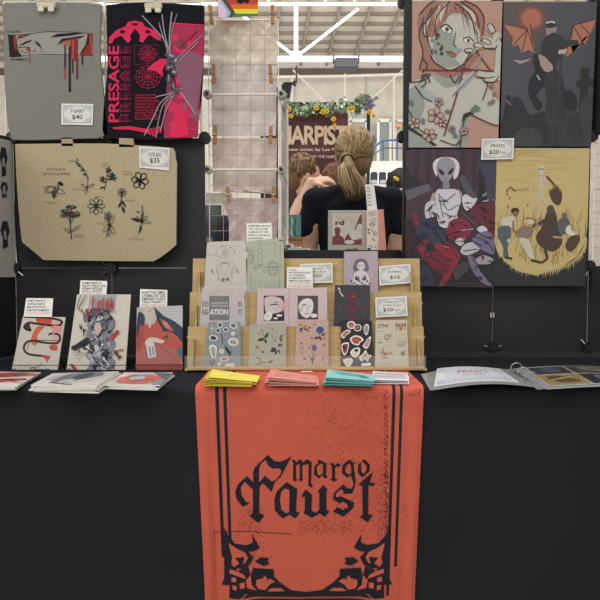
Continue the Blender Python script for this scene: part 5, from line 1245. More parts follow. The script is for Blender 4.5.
def art_pu(A):
    A.crop(300, 220, 4.615); d = '4b4350'; w_ = 'c9c2ca'
    A.blob([(246, 230), (250, 190), (280, 176), (310, 190), (318, 230), (300, 240), (260, 240)], '6c6371'); A.ell(282, 212, 18, 20, w_); A.ell(276, 210, 3, 4, d, n=8); A.ell(290, 210, 3, 4, d, n=8)
    A.blob([(262, 236), (300, 236), (320, 270), (316, 300), (250, 300), (244, 270)], w_); A.ell(264, 268, 11, 12, d); A.ell(296, 268, 10, 12, d); A.ell(266, 262, 4, 5, w_); A.ell(292, 264, 4, 5, w_)
    for k in range(8): A.ell(238 + k * 12, 282 + (k % 3) * 9, 4, 6, d, k * 30, 8)
    for x, y in ((218, 164), (226, 180), (222, 190), (330, 250), (236, 250)): A.line([(x, y), (x + 4, y + 14)], 3, w_)
    A.ring(282, 210, 34, 34, 2, 'b3aab6', a0=180, a1=360)
item('postcard', [(344, 251.5), (377.8, 251), (378, 293), (344, 293)], 2, 'a79ba5', art=art_pu, label='mauve postcard with a hooded figure, standing on the top tier', cat='postcard')
price(['BOOKMARKS', '$10'], [(379, 266.5), (410.3, 263.8), (411, 283), (379.6, 285.6)], YT[2] - .010, 'price card reading $10 at the right end of the top tier', lean=LS, anchor=(395, 300))
# middle tier
def art_ed(A):
    A.crop(195, 285, 10.909)
    A.poly([(156, 118), (374, 118), (376, 384), (156, 384)], '46454a'); A.text('E', 78, 178, 102, 238, '4a4549', bold=.04); A.text('D', 108, 178, 150, 238, '4a4549', bold=.04); A.text('IG', 78, 266, 146, 326, '4a4549', bold=.05)
    A.text('ATION', 160, 262, 360, 326, 'd8d2d4', bold=.05); A.text('A RE-EDUCATION FOR', 172, 188, 360, 203, 'cfcacc', bold=.03); A.text('YOUNG OR ADULT', 172, 218, 360, 233, 'cfcacc', bold=.03)
    A.text('IN', 470, 180, 512, 238, '5c5458', bold=.04); A.text('FT', 470, 266, 514, 326, '5c5458', bold=.04); A.line([(210, 160), (236, 128)], 7, '8a878c')
    A.line([(384, 60), (384, 430)], 5, 'cbbcc2'); A.line([(70, 60), (520, 56)], 4, 'e2dadc')
ed = item('bagged_zine', [(202, 288.5), (244, 288), (245.5, 328), (199.5, 328)], 1, 'b9adb1', 'sleeve_paper', art=art_ed, label='pale zine with dark lettered block in a clear bag, left on the middle tier', cat='zine', th=.004, off=.014)
A0 = Art(MB(), at(222, 333, YT[1] - .0195), nS); A0.lay = 0
mb = MB(); mb.slab([A0.P3(p) for p in ((198.5, 286.5), (247, 286), (247.5, 329), (198, 329))], nS, .0004, 'dcdcd8'); mb.build('clear_sleeve', 'acrylic', ed)
def art_sp(A):
    A.crop(245, 280, 6)
    A.poly([(112, 94), (236, 94), (236, 246), (112, 246)], '4a464a'); A.blob([(118, 110), (150, 98), (200, 104), (230, 130), (226, 180), (180, 200), (130, 196), (118, 150)], 'c2b3b2'); A.line([(150, 150), (190, 146), (206, 152)], 6, '2e2a2e', sm=True); A.line([(176, 136), (196, 130)], 4, '2e2a2e')
    for k in range(7): A.line([(196 + k * 4, 150 + k * 5), (250 + (k * 13) % 14, 128 + k * 11)], 3.5, 'cf9a96')
    A.blob([(116, 210), (140, 190), (164, 206), (150, 240), (118, 240)], 'd6cdcd'); A.ell(134, 214, 4, 5, '2e2a2e', n=8); A.poly([(166, 208), (232, 204), (232, 244), (166, 246)], '2a272b'); A.ell(206, 213, 18, 7, 'd8d2d2'); A.ell(184, 230, 14, 6, 'd8d2d2')
    A.poly([(316, 94), (438, 94), (438, 236), (316, 236)], '4b484c'); A.blob([(322, 150), (350, 116), (390, 112), (410, 140), (404, 190), (380, 226), (350, 220), (326, 190)], 'd2cccc'); A.line([(340, 150), (370, 146)], 5, '3a363a'); A.line([(372, 150), (380, 180), (366, 190)], 3, '3a363a'); A.line([(356, 204), (386, 200)], 4, '3a363a'); A.ring(334, 176, 8, 12, 3, '3a363a'); A.ell(414, 214, 20, 12, 'd8d2d2')
    A.ell(352, 158, 5, 3, '3a363a'); A.ell(390, 156, 5, 3, '3a363a'); A.line([(264, 50), (262, 262)], 3, 'ad9ea1')
item('open_zine', [(257.6, 288.5), (327, 287.5), (327.5, 328), (256.5, 328)], 1, 'c1b0b2', art=art_sp, label='open pale pink comic spread in the middle of the middle tier', cat='zine', th=.002, off=.014)
def art_dk(A):
    A.crop(300, 220, 4.615); r = '5b2431'
    A.blob([(220, 340), (244, 330), (264, 350), (256, 380), (230, 378)], r); A.blob([(208, 390), (240, 400), (272, 384), (264, 416), (236, 426), (214, 412)], '6a2636'); A.blob([(226, 440), (244, 430), (262, 450), (268, 470), (216, 472)], r); A.ell(246, 352, 6, 5, '8d4a3e')
    for k in range(7): A.line([(214 + k * 9, 384), (222 + k * 8, 420)], 3, '3a2430')
    for x, y in ((176, 312), (182, 330), (190, 340)): A.line([(x, y), (x + 10, y + 14)], 6, 'b9b7be')
    for x, y in ((300, 330), (304, 380), (180, 400), (206, 350), (290, 420)): A.line([(x, y), (x + 5, y + 26)], 2, '605d69')
item('art_card', [(335, 285), (370, 285), (370, 328), (333.5, 328)], 1, '37353d', 'sleeve_paper', art=art_dk, label='dark card with red shapes in a glossy sleeve, middle tier', cat='card', th=.002, off=.014)
price(['ASSORTED', 'STICKER SHEETS', '$10'], [(375.2, 297.6), (406.8, 296), (407.6, 315.8), (375.9, 317.6)], YT[1] - .010, 'price card reading $10 at the right end of the middle tier', red='EACH', lean=LS, anchor=(391, 333))
# front tier sticker sheets
def sticker(A, pts, fill, rim='d9d8d2'): A.blob(pts, rim); cx = sum(p[0] for p in pts) / len(pts); cy = sum(p[1] for p in pts) / len(pts); A.blob([(cx + (x - cx) * .74, cy + (y - cy) * .74) for x, y in pts], fill)
def oval(x, y, rx_, ry_, ro=0): r = radians(ro); return [(x + rx_ * cos(t) * cos(r) - ry_ * sin(t) * sin(r), y + rx_ * cos(t) * sin(r) + ry_ * sin(t) * cos(r)) for t in [2 * pi * i / 8 for i in range(8)]]
def art_s1(A):
    A.crop(190, 280, 6)
    for x, y, a, b_, ro, f in ((180, 270, 17, 17, 0, '55606a'), (168, 304, 16, 13, 10, '3f4a50'), (215, 298, 17, 14, 20, '4d5850'), (260, 274, 24, 18, 15, '7b746a'), (140, 348, 26, 17, 8, '2a3560'), (258, 322, 12, 12, 0, 'b9b8ae'), (190, 428, 14, 16, 0, 'c9a9a2'), (260, 372, 32, 24, 5, 'a9a49c'), (206, 474, 26, 15, -5, 'a87a58'), (176, 504, 14, 11, 0, 'b9bdb4')): sticker(A, oval(x, y, a, b_, ro), f)
    A.line([(132, 268), (132, 318)], 6, 'c9b8a8'); A.line([(118, 292), (148, 290)], 6, 'c9b8a8'); A.line([(188, 320), (196, 370), (190, 380)], 4, '35443a'); A.line([(214, 350), (188, 384)], 5, '35443a', taper=2)
    A.poly([(208, 388), (226, 410), (246, 446), (236, 452), (214, 420)], '26302f'); A.poly([(250, 412), (244, 448), (234, 448)], '3d4a45')
    sticker(A, [(116, 400), (134, 388), (158, 400), (160, 430), (150, 470), (130, 460), (118, 430)], 'a9ad98'); A.line([(136, 400), (142, 460)], 4, '5d6a4c'); A.line([(120, 480), (130, 512), (146, 480)], 6, '3d4438', sm=True); A.line([(150, 440), (134, 510)], 3, '3d4438')
    for x, y in ((176, 268), (166, 302), (258, 272), (250, 372), (266, 378), (204, 474)): A.ell(x, y, 5, 4, '23272b', n=8)
    A.poly([(212, 502), (262, 500), (270, 506), (262, 522), (212, 520)], 'd8d8d4'); A.text('STICKERS', 218, 506, 260, 516, '9a9a98')
item('sticker_sheet', [(208.5, 322.2), (240.5, 322), (241, 368), (204.8, 368)], 0, '7d8990', 'gloss_paper', art=art_s1, label='blue-grey sticker sheet with small flowers, first on the front tier', cat='sticker sheet', group='sticker sheets on the front tier', th=.001)
def leafp(A, x, y, l, a, col, wd=.3):
    ca, sa = cos(radians(a)), sin(radians(a)); A.poly([(x + u * ca - v * sa, y + u * sa + v * ca) for u, v in ((0, 0), (l * .3, l * wd * .5), (l * .65, l * wd * .4), (l, 0), (l * .65, -l * wd * .4), (l * .3, -l * wd * .5))], col)
def art_s2(A):
    A.crop(245, 280, 6); g = '2c3833'
    for x, y, l, a in ((120, 350, 42, -60), (118, 352, 48, 165), (120, 352, 34, 80), (190, 420, 44, 170), (190, 420, 40, -160), (196, 416, 30, 60), (190, 424, 28, 110), (214, 350, 26, -60), (208, 345, 30, 60)): leafp(A, x, y, l, a, g, .45)
    A.line([(120, 350), (96, 296), (112, 306)], 3, g, sm=True); A.line([(200, 400), (210, 386), (224, 398)], 9, g, sm=True); A.ell(216, 342, 9, 12, '6b6658')
    A.line([(66, 462), (90, 470), (92, 494), (66, 512)], 4, '3f463c', sm=True); A.line([(92, 494), (120, 496), (126, 486)], 4, '3f463c', sm=True); A.line([(92, 470), (70, 466)], 6, '5d5546'); A.ell(150, 492, 12, 6, '3c3a30', -30); A.ell(164, 484, 7, 4, '3c3a30', 40)
    for x, y in ((166, 294), (72, 404), (84, 322)): A.ell(x, y, 6, 6, 'a5534c', n=8)
    A.line([(64, 396), (82, 412)], 4, 'a5534c'); A.line([(82, 396), (64, 412)], 4, 'a5534c'); A.ell(106, 432, 8, 7, '54503f', n=8); A.ell(126, 456, 7, 6, '8c9080', n=8)
    for x, y in ((160, 340), (176, 360), (150, 372), (186, 306), (48, 470)): A.line([(x, y), (x + 9, y + 14)], 3, '6d7464')
    A.line([(160, 326), (176, 370), (190, 340)], 2.5, '6d7464', sm=True)
item('sticker_sheet', [(249.5, 324.5), (286, 323), (286.5, 368), (248.5, 368.5)], 0, '9fa291', 'gloss_paper', art=art_s2, label='sage green sticker sheet with dark leaves, second on the front tier', cat='sticker sheet', group='sticker sheets on the front tier', th=.001)
def art_s3(A):
    A.crop(245, 280, 6)
    for x, y, l, a in ((350, 290, 30, 160), (350, 290, 30, 20), (354, 292, 26, -60), (340, 296, 24, 100), (376, 290, 22, -20), (370, 296, 22, 50)): leafp(A, x, y, l, a, '4a433c', .5)
    A.ell(356, 286, 10, 8, '8a7a66')
    sticker(A, oval(450, 300, 32, 30), '2d3558', 'a9a8ae'); 
    for k in range(9): A.ring(450 + 14 * cos(k * .7), 298 + 13 * sin(k * .7), 7, 5, 2, '5a6490', k * 40, 8)
    leafp(A, 440, 340, 30, 150, '2b3a32', .5); leafp(A, 444, 336, 34, 60, '2b3a32', .4); leafp(A, 456, 334, 34, -30, '2b3a32', .4); A.line([(448, 320), (440, 354)], 4, '2b3a32')
    A.blob([(400, 396), (420, 388), (432, 410), (420, 424), (404, 418)], '5f5a80'); A.line([(410, 420), (404, 500)], 3, '54504a'); leafp(A, 404, 490, 50, -62, '4f5a4c', .12); leafp(A, 404, 490, 50, -118, '4f5a4c', .12); A.line([(396, 384), (404, 400)], 3, '54504a'); A.poly([(398, 466), (412, 466), (408, 502), (400, 502)], '5c3f38')
    for x, y in ((416, 266), (400, 348), (338, 380), (334, 268), (474, 390), (384, 406), (474, 350)): A.ell(x, y, 6, 5, '6b4a42', n=8)
    A.line([(326, 410), (344, 400), (350, 420)], 3, '8d6a5c', sm=True); A.line([(460, 484), (476, 464)], 5, '4a453e'); A.ell(358, 472, 9, 6, '5a5048', 30, 8); A.line([(350, 464), (366, 480)], 2.5, '3a332e'); A.line([(330, 426), (346, 440)], 2.5, '8d6a5c')
item('sticker_sheet', [(296.5, 320.5), (328.5, 320), (328.5, 367.5), (294.8, 367.5)], 0, 'b39a8d', 'gloss_paper', art=art_s3, rnd=1.2, label='pinkish beige sticker sheet with a dark blue flower, middle of the front tier', cat='sticker sheet', group='sticker sheets on the front tier', th=.001)
def art_s4(A):
    A.crop(330, 280, 6); o = 'a8664a'
    sticker(A, oval(128, 270, 26, 24), 'b3714c'); sticker(A, oval(166, 286, 24, 22), '3d2c2a'); A.ell(166, 286, 10, 8, o); A.ell(122, 264, 6, 7, '6b3626')
    sticker(A, [(70, 320), (90, 306), (104, 298), (122, 304), (114, 322), (96, 334), (84, 350), (70, 342)], 'b06a50'); sticker(A, [(204, 280), (220, 264), (234, 276), (230, 310), (218, 332), (204, 312)], '8d8a86')
    sticker(A, [(120, 350), (150, 332), (184, 340), (202, 360), (184, 374), (170, 392), (140, 386), (126, 372)], 'a65a4a'); A.line([(134, 356), (160, 348), (186, 358)], 3, '3a2a2a', sm=True); A.line([(140, 372), (170, 366)], 3, '3a2a2a')
    sticker(A, [(230, 346), (246, 340), (242, 370), (232, 400), (216, 412), (196, 396), (206, 380)], 'b08a78'); sticker(A, [(70, 386), (90, 376), (112, 376), (110, 410), (100, 440), (84, 452), (70, 420)], '6b2f33'); A.line([(78, 390), (96, 420)], 6, '2c1d20')
    sticker(A, [(124, 430), (140, 412), (170, 404), (182, 420), (174, 450), (150, 466), (126, 450)], 'c9c4b4'); A.ell(158, 422, 12, 9, '25252a'); sticker(A, [(174, 464), (196, 444), (214, 420), (226, 444), (250, 454), (234, 470), (228, 488), (206, 476), (190, 488)], 'b7a99a'); sticker(A, [(78, 480), (96, 472), (120, 468), (138, 482), (128, 508), (110, 524), (92, 510)], 'cbc9ba')
    A.line([(196, 456), (216, 450)], 3, '6a4a42'); A.poly([(188, 500), (240, 496), (248, 506), (240, 516), (190, 516)], 'dad9d6')
item('sticker_sheet', [(340.8, 320), (372, 320.4), (374, 367.5), (341, 367.5)], 0, '222225', 'gloss_paper', art=art_s4, rnd=1, label='black sticker sheet with white-edged orange stickers on the front tier', cat='sticker sheet', group='sticker sheets on the front tier', th=.001)
def art_s5(A):
    A.crop(330, 280, 6); k = '4a4642'
    A.line([(290, 276), (310, 264), (330, 276), (352, 266)], 5, k, sm=True); 
    for k_ in range(5): A.line([(292 + k_ * 13, 270), (288 + k_ * 15, 290)], 3, k)
    A.ell(425, 272, 14, 14, 'b07a5c'); A.ell(425, 294, 11, 10, 'a87058')
    for s_ in (-1, 1):
        for q in range(3): A.line([(425 + s_ * 10, 270 + q * 7), (425 + s_ * 26, 256 + q * 10), (425 + s_ * (30 - q * 3), 276 + q * 12)], 3, k, sm=True)
    A.ring(346, 344, 18, 16, 4, '6e6a60'); A.line([(340, 356), (358, 330), (374, 322)], 4, '6e6a60', sm=True); A.ring(420, 380, 14, 12, 3.5, '807a6e'); A.line([(434, 378), (456, 368), (440, 396), (410, 396)], 3.5, '807a6e', sm=True)
    A.line([(300, 436), (330, 440), (380, 440)], 3, '9b6f58'); A.line([(316, 404), (332, 470)], 4, '4f463c', sm=True); A.line([(346, 426), (306, 462)], 3, '9b6f58'); A.line([(300, 424), (340, 452), (372, 430)], 3, '9b6f58'); A.line([(310, 470), (330, 466), (350, 470)], 4, '4f463c')
    A.ring(438, 438, 12, 9, 4, '7a6a58'); A.ell(436, 440, 5, 4, '4a4642'); A.line([(288, 376), (312, 374)], 6, '807a6e')
    for x, y, w_ in ((290, 308, 34), (410, 326, 40), (296, 352, 16), (420, 352, 40), (334, 396, 20), (446, 420, 16), (430, 456, 24), (290, 500, 80), (362, 372, 14)): A.line([(x, y), (x + w_, y)], 2, '9b978c')
item('sticker_sheet', [(375.5, 320), (406.8, 320), (409, 367), (375, 367.3)], 0, 'bcb6a4', 'gloss_paper', art=art_s5, rnd=1, label='cream sticker sheet with small insect drawings at the right end of the front tier', cat='sticker sheet', group='sticker sheets on the front tier', th=.001)

# comics on the black box
def art_cm(A):
    A.crop(322, 180, 7.892); r = '6b3032'
    A.poly([(82, 262), (316, 262), (314, 512), (80, 512)], 'b6b0a6')
    A.poly([(80, 512), (82, 448), (104, 440), (104, 420), (98, 396), (104, 376), (122, 370), (142, 380), (146, 410), (138, 424), (144, 440), (168, 452), (178, 476), (190, 440), (220, 416), (214, 440), (240, 470), (314, 462), (314, 512)], r)
    A.blob([(216, 424), (240, 406), (300, 410), (308, 440), (280, 470), (236, 468)], 'b9b4aa'); A.blob([(176, 486), (200, 474), (240, 476), (256, 492), (230, 506), (190, 504)], 'b9b4aa')
    A.poly([(314, 268), (316, 346), (286, 344), (270, 380), (262, 400), (256, 390), (280, 330), (300, 280)], r); A.text('rd', 104, 318, 176, 356, r, bold=.05)
    for k in range(14): A.line([(110 + k * 14, 276 + (k * 19) % 40), (118 + k * 13, 300 + (k * 29) % 50)], 2.5, '8a8078')
    for x, y in ((130, 284), (200, 300), (240, 320), (170, 400), (240, 360)): A.ring(x, y, 16, 12, 2.2, '8a8078')
    A.text('wolfs', 190, 536, 284, 556, '3a3232', bold=.03)
    A.line([(48, 242), (356, 240)], 4, 'dcd8ce')
sheet('comic_book', [(328.2, 210.5), (367, 210.3), (367.5, 252.5), (328, 252.5)], 2.0, '9c9a90', 'gloss_paper', art=art_cm, th=.006, lean=3, anchor=(348, 250.5), label='grey comic with dark red panel drawing, standing on the black box', cat='comic book')
def art_cr(A):
    A.crop(322, 180, 7.892)
    A.poly([(354, 238), (442, 236), (444, 566), (354, 566)], 'd4c9be')
    R = random.Random(12)
    for i in range(34):
        x, y = R.uniform(362, 432), R.uniform(300, 556); A.line([(x, y), (x + R.uniform(-14, 14), y + R.uniform(-22, 22))], R.uniform(2, 7), R.choice(['6b2f33', '3c3034', '8c4a46', '51393c']))
    for x, y in ((380, 270), (406, 264), (390, 350), (420, 420), (378, 400)): A.ring(x, y, 12, 16, 2.5, '7a5a58')
    A.poly([(360, 536), (384, 536), (384, 556), (360, 556)], '5d2a2e'); A.line([(450, 240), (452, 560)], 3, 'e09a88'); A.line([(470, 240), (474, 560)], 3, 'e8a896')
sheet('comic_book', [(366.5, 210.3), (383.5, 209.2), (386.5, 252), (366.8, 252.5)], 1.985, 'd98f80', 'gloss_paper', art=art_cr, th=.012, lean=3, anchor=(376, 250.5), edge='e6a294', label='cream and coral comic with red ink drawings, right of the grey comic', cat='comic book')
note([(365, 184.5), (374, 184), (377.5, 212), (367.5, 212)], 2.004, ['A TALE', 'OF LATE', 'AUTUMN', 'AND IT', 'SHALL', 'NOT END'], [], 'tall white note rising behind the cream and coral comic', lean=2, anchor=(371, 212), h=24)

# ------------------------------------------------------------------ books standing at the left
YB1 = 1.655; LB = 10
def art_b1(A):
    A.crop(0, 290, 5.714); r = 'b54a34'; d = '35211f'; pk = 'c3a099'
    A.poly([(290, 175), (366, 180), (346, 300), (322, 330), (288, 330), (300, 260)], pk)
    A.blob([(204, 146), (240, 140), (290, 150), (296, 184), (284, 200), (250, 196), (214, 190)], r); A.blob([(180, 270), (196, 230), (220, 206), (256, 210), (236, 230), (214, 260), (216, 300), (196, 316), (178, 300)], 'bf5c42'); A.blob([(284, 318), (322, 316), (326, 344), (290, 342)], r)
    A.line([(134, 152), (260, 158), (340, 172), (352, 188), (330, 204), (250, 198), (180, 188)], 13, d, sm=True); A.blob([(132, 212), (150, 186), (184, 180), (170, 200), (180, 234), (150, 232)], d)
    A.line([(276, 256), (300, 248), (336, 256), (342, 284), (320, 304), (250, 300), (180, 290), (144, 306), (138, 344), (170, 368), (240, 376), (270, 380)], 12, d, sm=True); A.line([(190, 286), (336, 290)], 30, d, taper=2)
    A.poly([(238, 372), (290, 376), (270, 414), (264, 400), (246, 386)], r); A.line([(170, 300), (152, 340)], 5, r); A.line([(310, 200), (320, 240), (300, 250)], 4, 'd9bdb6'); A.blob([(290, 210), (330, 204), (352, 214), (340, 240), (310, 236)], 'c98a7c')
    A.text('You', 100, 424, 160, 446, 'c9a8a0', shear=.3); A.text('of', 196, 420, 240, 446, 'b35a4c', shear=.4); A.text('Dream', 166, 440, 284, 472, '4d4340', shear=.3, bold=.02)
sheet('comic_book', [(22.8, 316.6), (65.6, 317.1), (57, 374), (11.2, 372.5)], YB1, 'bcb6ad', 'paper', lean=LB, th=.006, art=art_b1, anchor=(34, 373), edge='8d877f', label='pale book with black and red swirling brush strokes, leftmost of the standing books', cat='book')
def art_b2(A):
    A.crop(60, 275, 5); R = random.Random(6); gs = ['6e727c', '9ba0a9', '3c3f48', 'b3b7bd', '50545e']
    A.poly([(150, 100), (284, 100), (270, 190), (140, 180)], '9b9a9a')
    A.blob([(120, 196), (160, 170), (220, 170), (250, 200), (276, 250), (262, 300), (280, 340), (270, 380), (250, 400), (280, 440), (240, 490), (130, 490), (150, 440), (126, 400), (150, 360), (130, 310), (140, 260), (118, 230)], '777b86')
    for i in range(46):
        x = R.gauss(200, 34); y = R.uniform(180, 480); s_ = R.uniform(8, 26)
        A.blob([(x + s_ * R.uniform(.4, 1.2) * cos(t), y + s_ * R.uniform(.4, 1.2) * sin(t)) for t in [2 * pi * k / 6 for k in range(6)]], gs[i % 5])
    for i in range(46): x = R.gauss(200, 40); y = R.uniform(180, 480); A.line([(x, y), (x + R.uniform(-20, 20), y + R.uniform(-30, 30)), (x + R.uniform(-40, 40), y + R.uniform(-40, 40))], R.uniform(4, 9), R.choice(['24242a', '24242a', 'c9c9cc']), sm=True, taper=2)
    A.line([(70, 366), (96, 350), (140, 320)], 24, '26262b'); A.ell(70, 364, 14, 12, '26262b'); A.poly([(170, 250), (200, 236), (210, 270), (186, 304), (174, 290)], 'bca6a2'); A.line([(176, 216), (200, 200), (218, 196)], 6, '1f1f24', sm=True); A.ell(200, 212, 12, 8, 'b9b9bd'); A.ell(200, 212, 5, 5, '1f1f24')
    A.line([(256, 314), (292, 278)], 17, 'a02f32'); A.ell(258, 312, 9, 9, 'b33a3a'); A.line([(132, 170), (142, 206)], 14, 'a3282f'); A.line([(54, 446), (80, 476)], 13, 'a02f32'); A.line([(62, 470), (56, 490)], 4, 'a02f32'); A.line([(270, 380), (318, 372)], 6, 'a02f32')
    A.ell(284, 396, 8, 8, '5a2427', n=8); A.ell(298, 408, 9, 7, '5a2427', n=8); A.ring(244, 400, 16, 12, 4, '24242a')
    for pts in ([(104, 100), (88, 160), (120, 190)], [(130, 100), (96, 160)], [(108, 170), (120, 200), (130, 240)], [(252, 200), (276, 240), (264, 270)]): A.line(pts, 4, '55504c', sm=True)
    A.begin('a63038')
    for x0, x1, y0, y1 in ((166, 162, 112, 172), (166, 182, 172, 168), (190, 186, 130, 170), (204, 200, 128, 166), (190, 206, 130, 128), (218, 214, 112, 168), (232, 230, 132, 164), (240, 236, 116, 178), (256, 250, 112, 184), (244, 258, 150, 148), (262, 262, 130, 170), (186, 202, 170, 164)): A.line([(x0, y0), (x1, y1)], 6, 'a63038')
    A.line([(262, 184), (286, 182)], 3, 'b0827a'); A.line([(62, 390), (124, 386)], 2.5, '8d8880'); A.line([(74, 402), (130, 398)], 2.5, '8d8880'); A.line([(80, 418), (104, 416)], 2.5, '8d8880')
sheet('comic_book', [(77, 294.5), (131, 294.4), (125.2, 373), (66.2, 371.5)], YB1, 'c4bdb1', 'paper', lean=LB, th=.007, art=art_b2, anchor=(96, 372.3), edge='6e3a3a', label='tall cream book with a tangled grey figure and red lettering', cat='book')
def art_b3(A):
    A.crop(125, 280, 5.217)
    A.poly([(62, 143), (150, 139), (150, 300), (60, 300)], 'b2a8a0'); A.poly([(150, 138), (300, 132), (300, 240), (260, 220), (200, 180)], 'b0b3ae')
    for k in range(4): A.line([(180 + k * 10, 150 + k * 14), (298, 146 + k * 18)], 2, '90979a')
    A.blob([(62, 230), (100, 226), (150, 230), (170, 200), (230, 240), (300, 270), (300, 430), (60, 434)], 'ad5349'); A.blob([(60, 380), (120, 350), (200, 340), (280, 370), (300, 430), (60, 440)], 'a4615c')
    A.blob([(70, 170), (96, 178), (104, 210), (92, 250), (66, 300), (62, 240)], '2e3a4c'); A.poly([(150, 138), (200, 186), (260, 216), (302, 250), (300, 330), (276, 296), (240, 270), (200, 268), (168, 210)], '2f3d50'); A.line([(160, 170), (190, 236), (250, 272)], 3, '1f2835', sm=True)
    A.poly([(182, 200), (210, 214), (256, 262), (240, 268), (206, 248)], 'ad5349'); A.blob([(196, 214), (220, 222), (236, 250), (214, 248)], 'bf7a6e')
    A.poly([(96, 146), (150, 140), (152, 200), (130, 254), (112, 224), (104, 190)], 'b9aea4'); A.line([(118, 168), (138, 158)], 3.5, '8a4d47'); A.poly([(62, 330), (80, 230), (100, 250), (76, 380)], '9c4b43')
    A.blob([(104, 326), (130, 300), (176, 306), (206, 320), (190, 330), (150, 324), (150, 334), (116, 344)], 'c4bdb6'); A.poly([(110, 340), (152, 334), (164, 400), (122, 408)], 'c9c6c0'); A.poly([(120, 348), (132, 346), (140, 398), (130, 400)], '8b8d90'); A.poly([(138, 344), (148, 344), (156, 394), (146, 396)], '8b8d90')
    A.line([(200, 302), (222, 290), (218, 308)], 7, '2e3a4c'); A.blob([(276, 360), (300, 350), (300, 404), (276, 384)], '3e6a80'); A.line([(62, 300), (104, 310), (96, 330)], 3, '83403a'); A.line([(180, 340), (250, 400)], 3, '8f4a45'); A.poly([(58, 438), (300, 436), (300, 480), (56, 476)], '8f4642')
sheet('comic_book', [(136.8, 307.5), (182.6, 305.4), (182.6, 372.3), (135.8, 371.3)], YB1, 'b0b3ae', 'paper', lean=LB, th=.007, art=art_b3, anchor=(159, 372), edge='4a2f2f', label='standing book with a figure in a coral top with dark blue hair', cat='book')
note([(26.2, 298), (53.2, 298.3), (51.5, 320), (23, 320)], YB1 + .007, ['THEY WANT A', 'WHOLE SAINT', 'IMAGINATION,', 'THEY\'RE IN MERELY'], ['IT IS YOU GOING'], 'handwritten note behind the pale book with swirling strokes', lean=LB, anchor=(35, 373), h=18)
note([(80.5, 280.3), (107.2, 281), (106, 300), (79, 300)], YB1 + .008, ['SOMETHING IN', 'DEATH WALKS THE', 'WOMAN RETURNS', 'WITH A GHOST!'], ['PRINTED COMIC'], 'handwritten note behind the tall cream book', lean=LB, anchor=(93, 373), h=16)
note([(140.2, 289), (167.3, 290), (167, 312), (139.5, 312)], YB1 + .008, ['HAVE THAT SMELL', 'A WOMAN SHOT DEAD', 'SOMEWHERE THE NIGHT', 'TABOO PARAPET, IT'], ['NOVEL COMIC BOOK'], 'handwritten note behind the coral book', lean=LB, anchor=(153, 373), h=19)
for x0, x1, lb in ((11, 61, 'thin black wire easel holding the pale swirl book'), (66, 127, 'thin black wire easel holding the tall cream book'), (134, 184, 'thin black wire easel holding the coral book')):
    t = thing('book_easel', V((at((x0 + x1) / 2, 372, 1.64).x, 1.66, TZ + .001)), lb, 'easel')
    a, b = at(x0, 365.3, 1.632), at(x1, 365.3, 1.632); zb = TZ + .0025
    tubes('front_bar', [[V((a.x, 1.632, zb)), a, b, V((b.x, 1.632, zb))]], .0011, '1b1b1e', 'plastic', t, n=6)
    tubes('base_wire', [[V((a.x, 1.632, zb)), V((a.x, 1.72, zb)), V((b.x, 1.72, zb)), V((b.x, 1.632, zb))]], .0011, '1b1b1e', 'plastic', t, n=6)
    tubes('back_rest', [[V((a.x + .03, 1.72, zb)), V((a.x + .03, 1.697, zb + .1)), V((b.x - .03, 1.697, zb + .1)), V((b.x - .03, 1.72, zb))]], .0011, '1b1b1e', 'plastic', t, n=6)

# ------------------------------------------------------------------ flat zines, flyers, binder
ORD = ['second', 'third', 'fourth', 'fifth', 'sixth', 'seventh']
def flat(name, quad, h0, h1, th, col, label, cat, group=None, art=None, mat='gloss_paper', edge=None, jit=(0, 0, 0), hq=0):
    """a sheet or booklet lying at height h0 (left) .. h1 (right) above the table; corners TL TR BR BL"""
    zs = (h0, h1, h1, h0); P = [onz(x, y, TZ + .0015 + hq) - V((0, 0, hq)) for x, y in quad]; c = sum(P, V((0, 0, 0))) / 4
    R = Matrix.Rotation(jit[2], 3, 'Z'); P = [c + R @ (p - c) + V((jit[0], jit[1], z)) for p, z in zip(P, zs)]
    n = (P[1] - P[0]).cross(P[3] - P[0]).normalized(); n = n if n.z > 0 else -n
    m = MB(); m.slab(P, n, th, col, edge=edge)
    if art:
        def S(u, v): return P[0] + (P[1] - P[0]) * u / 100 + (P[3] - P[0]) * v / 100 + (P[2] - P[1] - P[3] + P[0]) * u * v / 10000
        A = Art(m, P[0], n); A.P3 = lambda p: S(*p) + n * A.lay * A.STEP; art(A)
    return tag(m.build(name, mat), label, cat, group)
def pile(n, quad, col, lab_top, lab_rest, cat, group, art, th=.0028, seed=0, edge='d8d5cf', tilt=0):
    R = random.Random(seed)
    for k in range(n):
        top = k == n - 1; h = th * (k + 1) + .0004 * k
        flat('zine', quad, h, h + tilt * k * .002, th, col if top else 'cfcac2', lab_top if top else ORD[n - 2 - k] + ' ' + lab_rest, cat, group, art if top else None, edge=edge, jit=(R.uniform(-.008, .008) * (0 if top else 1), R.uniform(-.002, .002), R.uniform(-.05, .05) * (0 if top else 1)), hq=.65 * th * n)
def art_z1(A):
    A.poly([(0, 20), (60, 0), (100, 10), (100, 30), (50, 40), (0, 55)], 'a5483f'); A.poly([(20, 60), (90, 45), (100, 60), (40, 80)], '7c2f30'); A.line([(0, 70), (50, 62), (100, 80)], 4, 'b8594d', sm=True); A.blob([(60, 10), (80, 8), (76, 30), (56, 26)], '3f3336'); A.poly([(0, 84), (100, 84), (100, 100), (0, 100)], 'd8d5d0')
pile(3, [(-10, 373), (41, 374), (17, 388), (-40, 388)], 'c9bdb6', 'red and white zine lying at the left edge of the table', 'zine from the top in the pile at the left edge', 'zine', 'flat zines at the left edge', art_z1, seed=1)
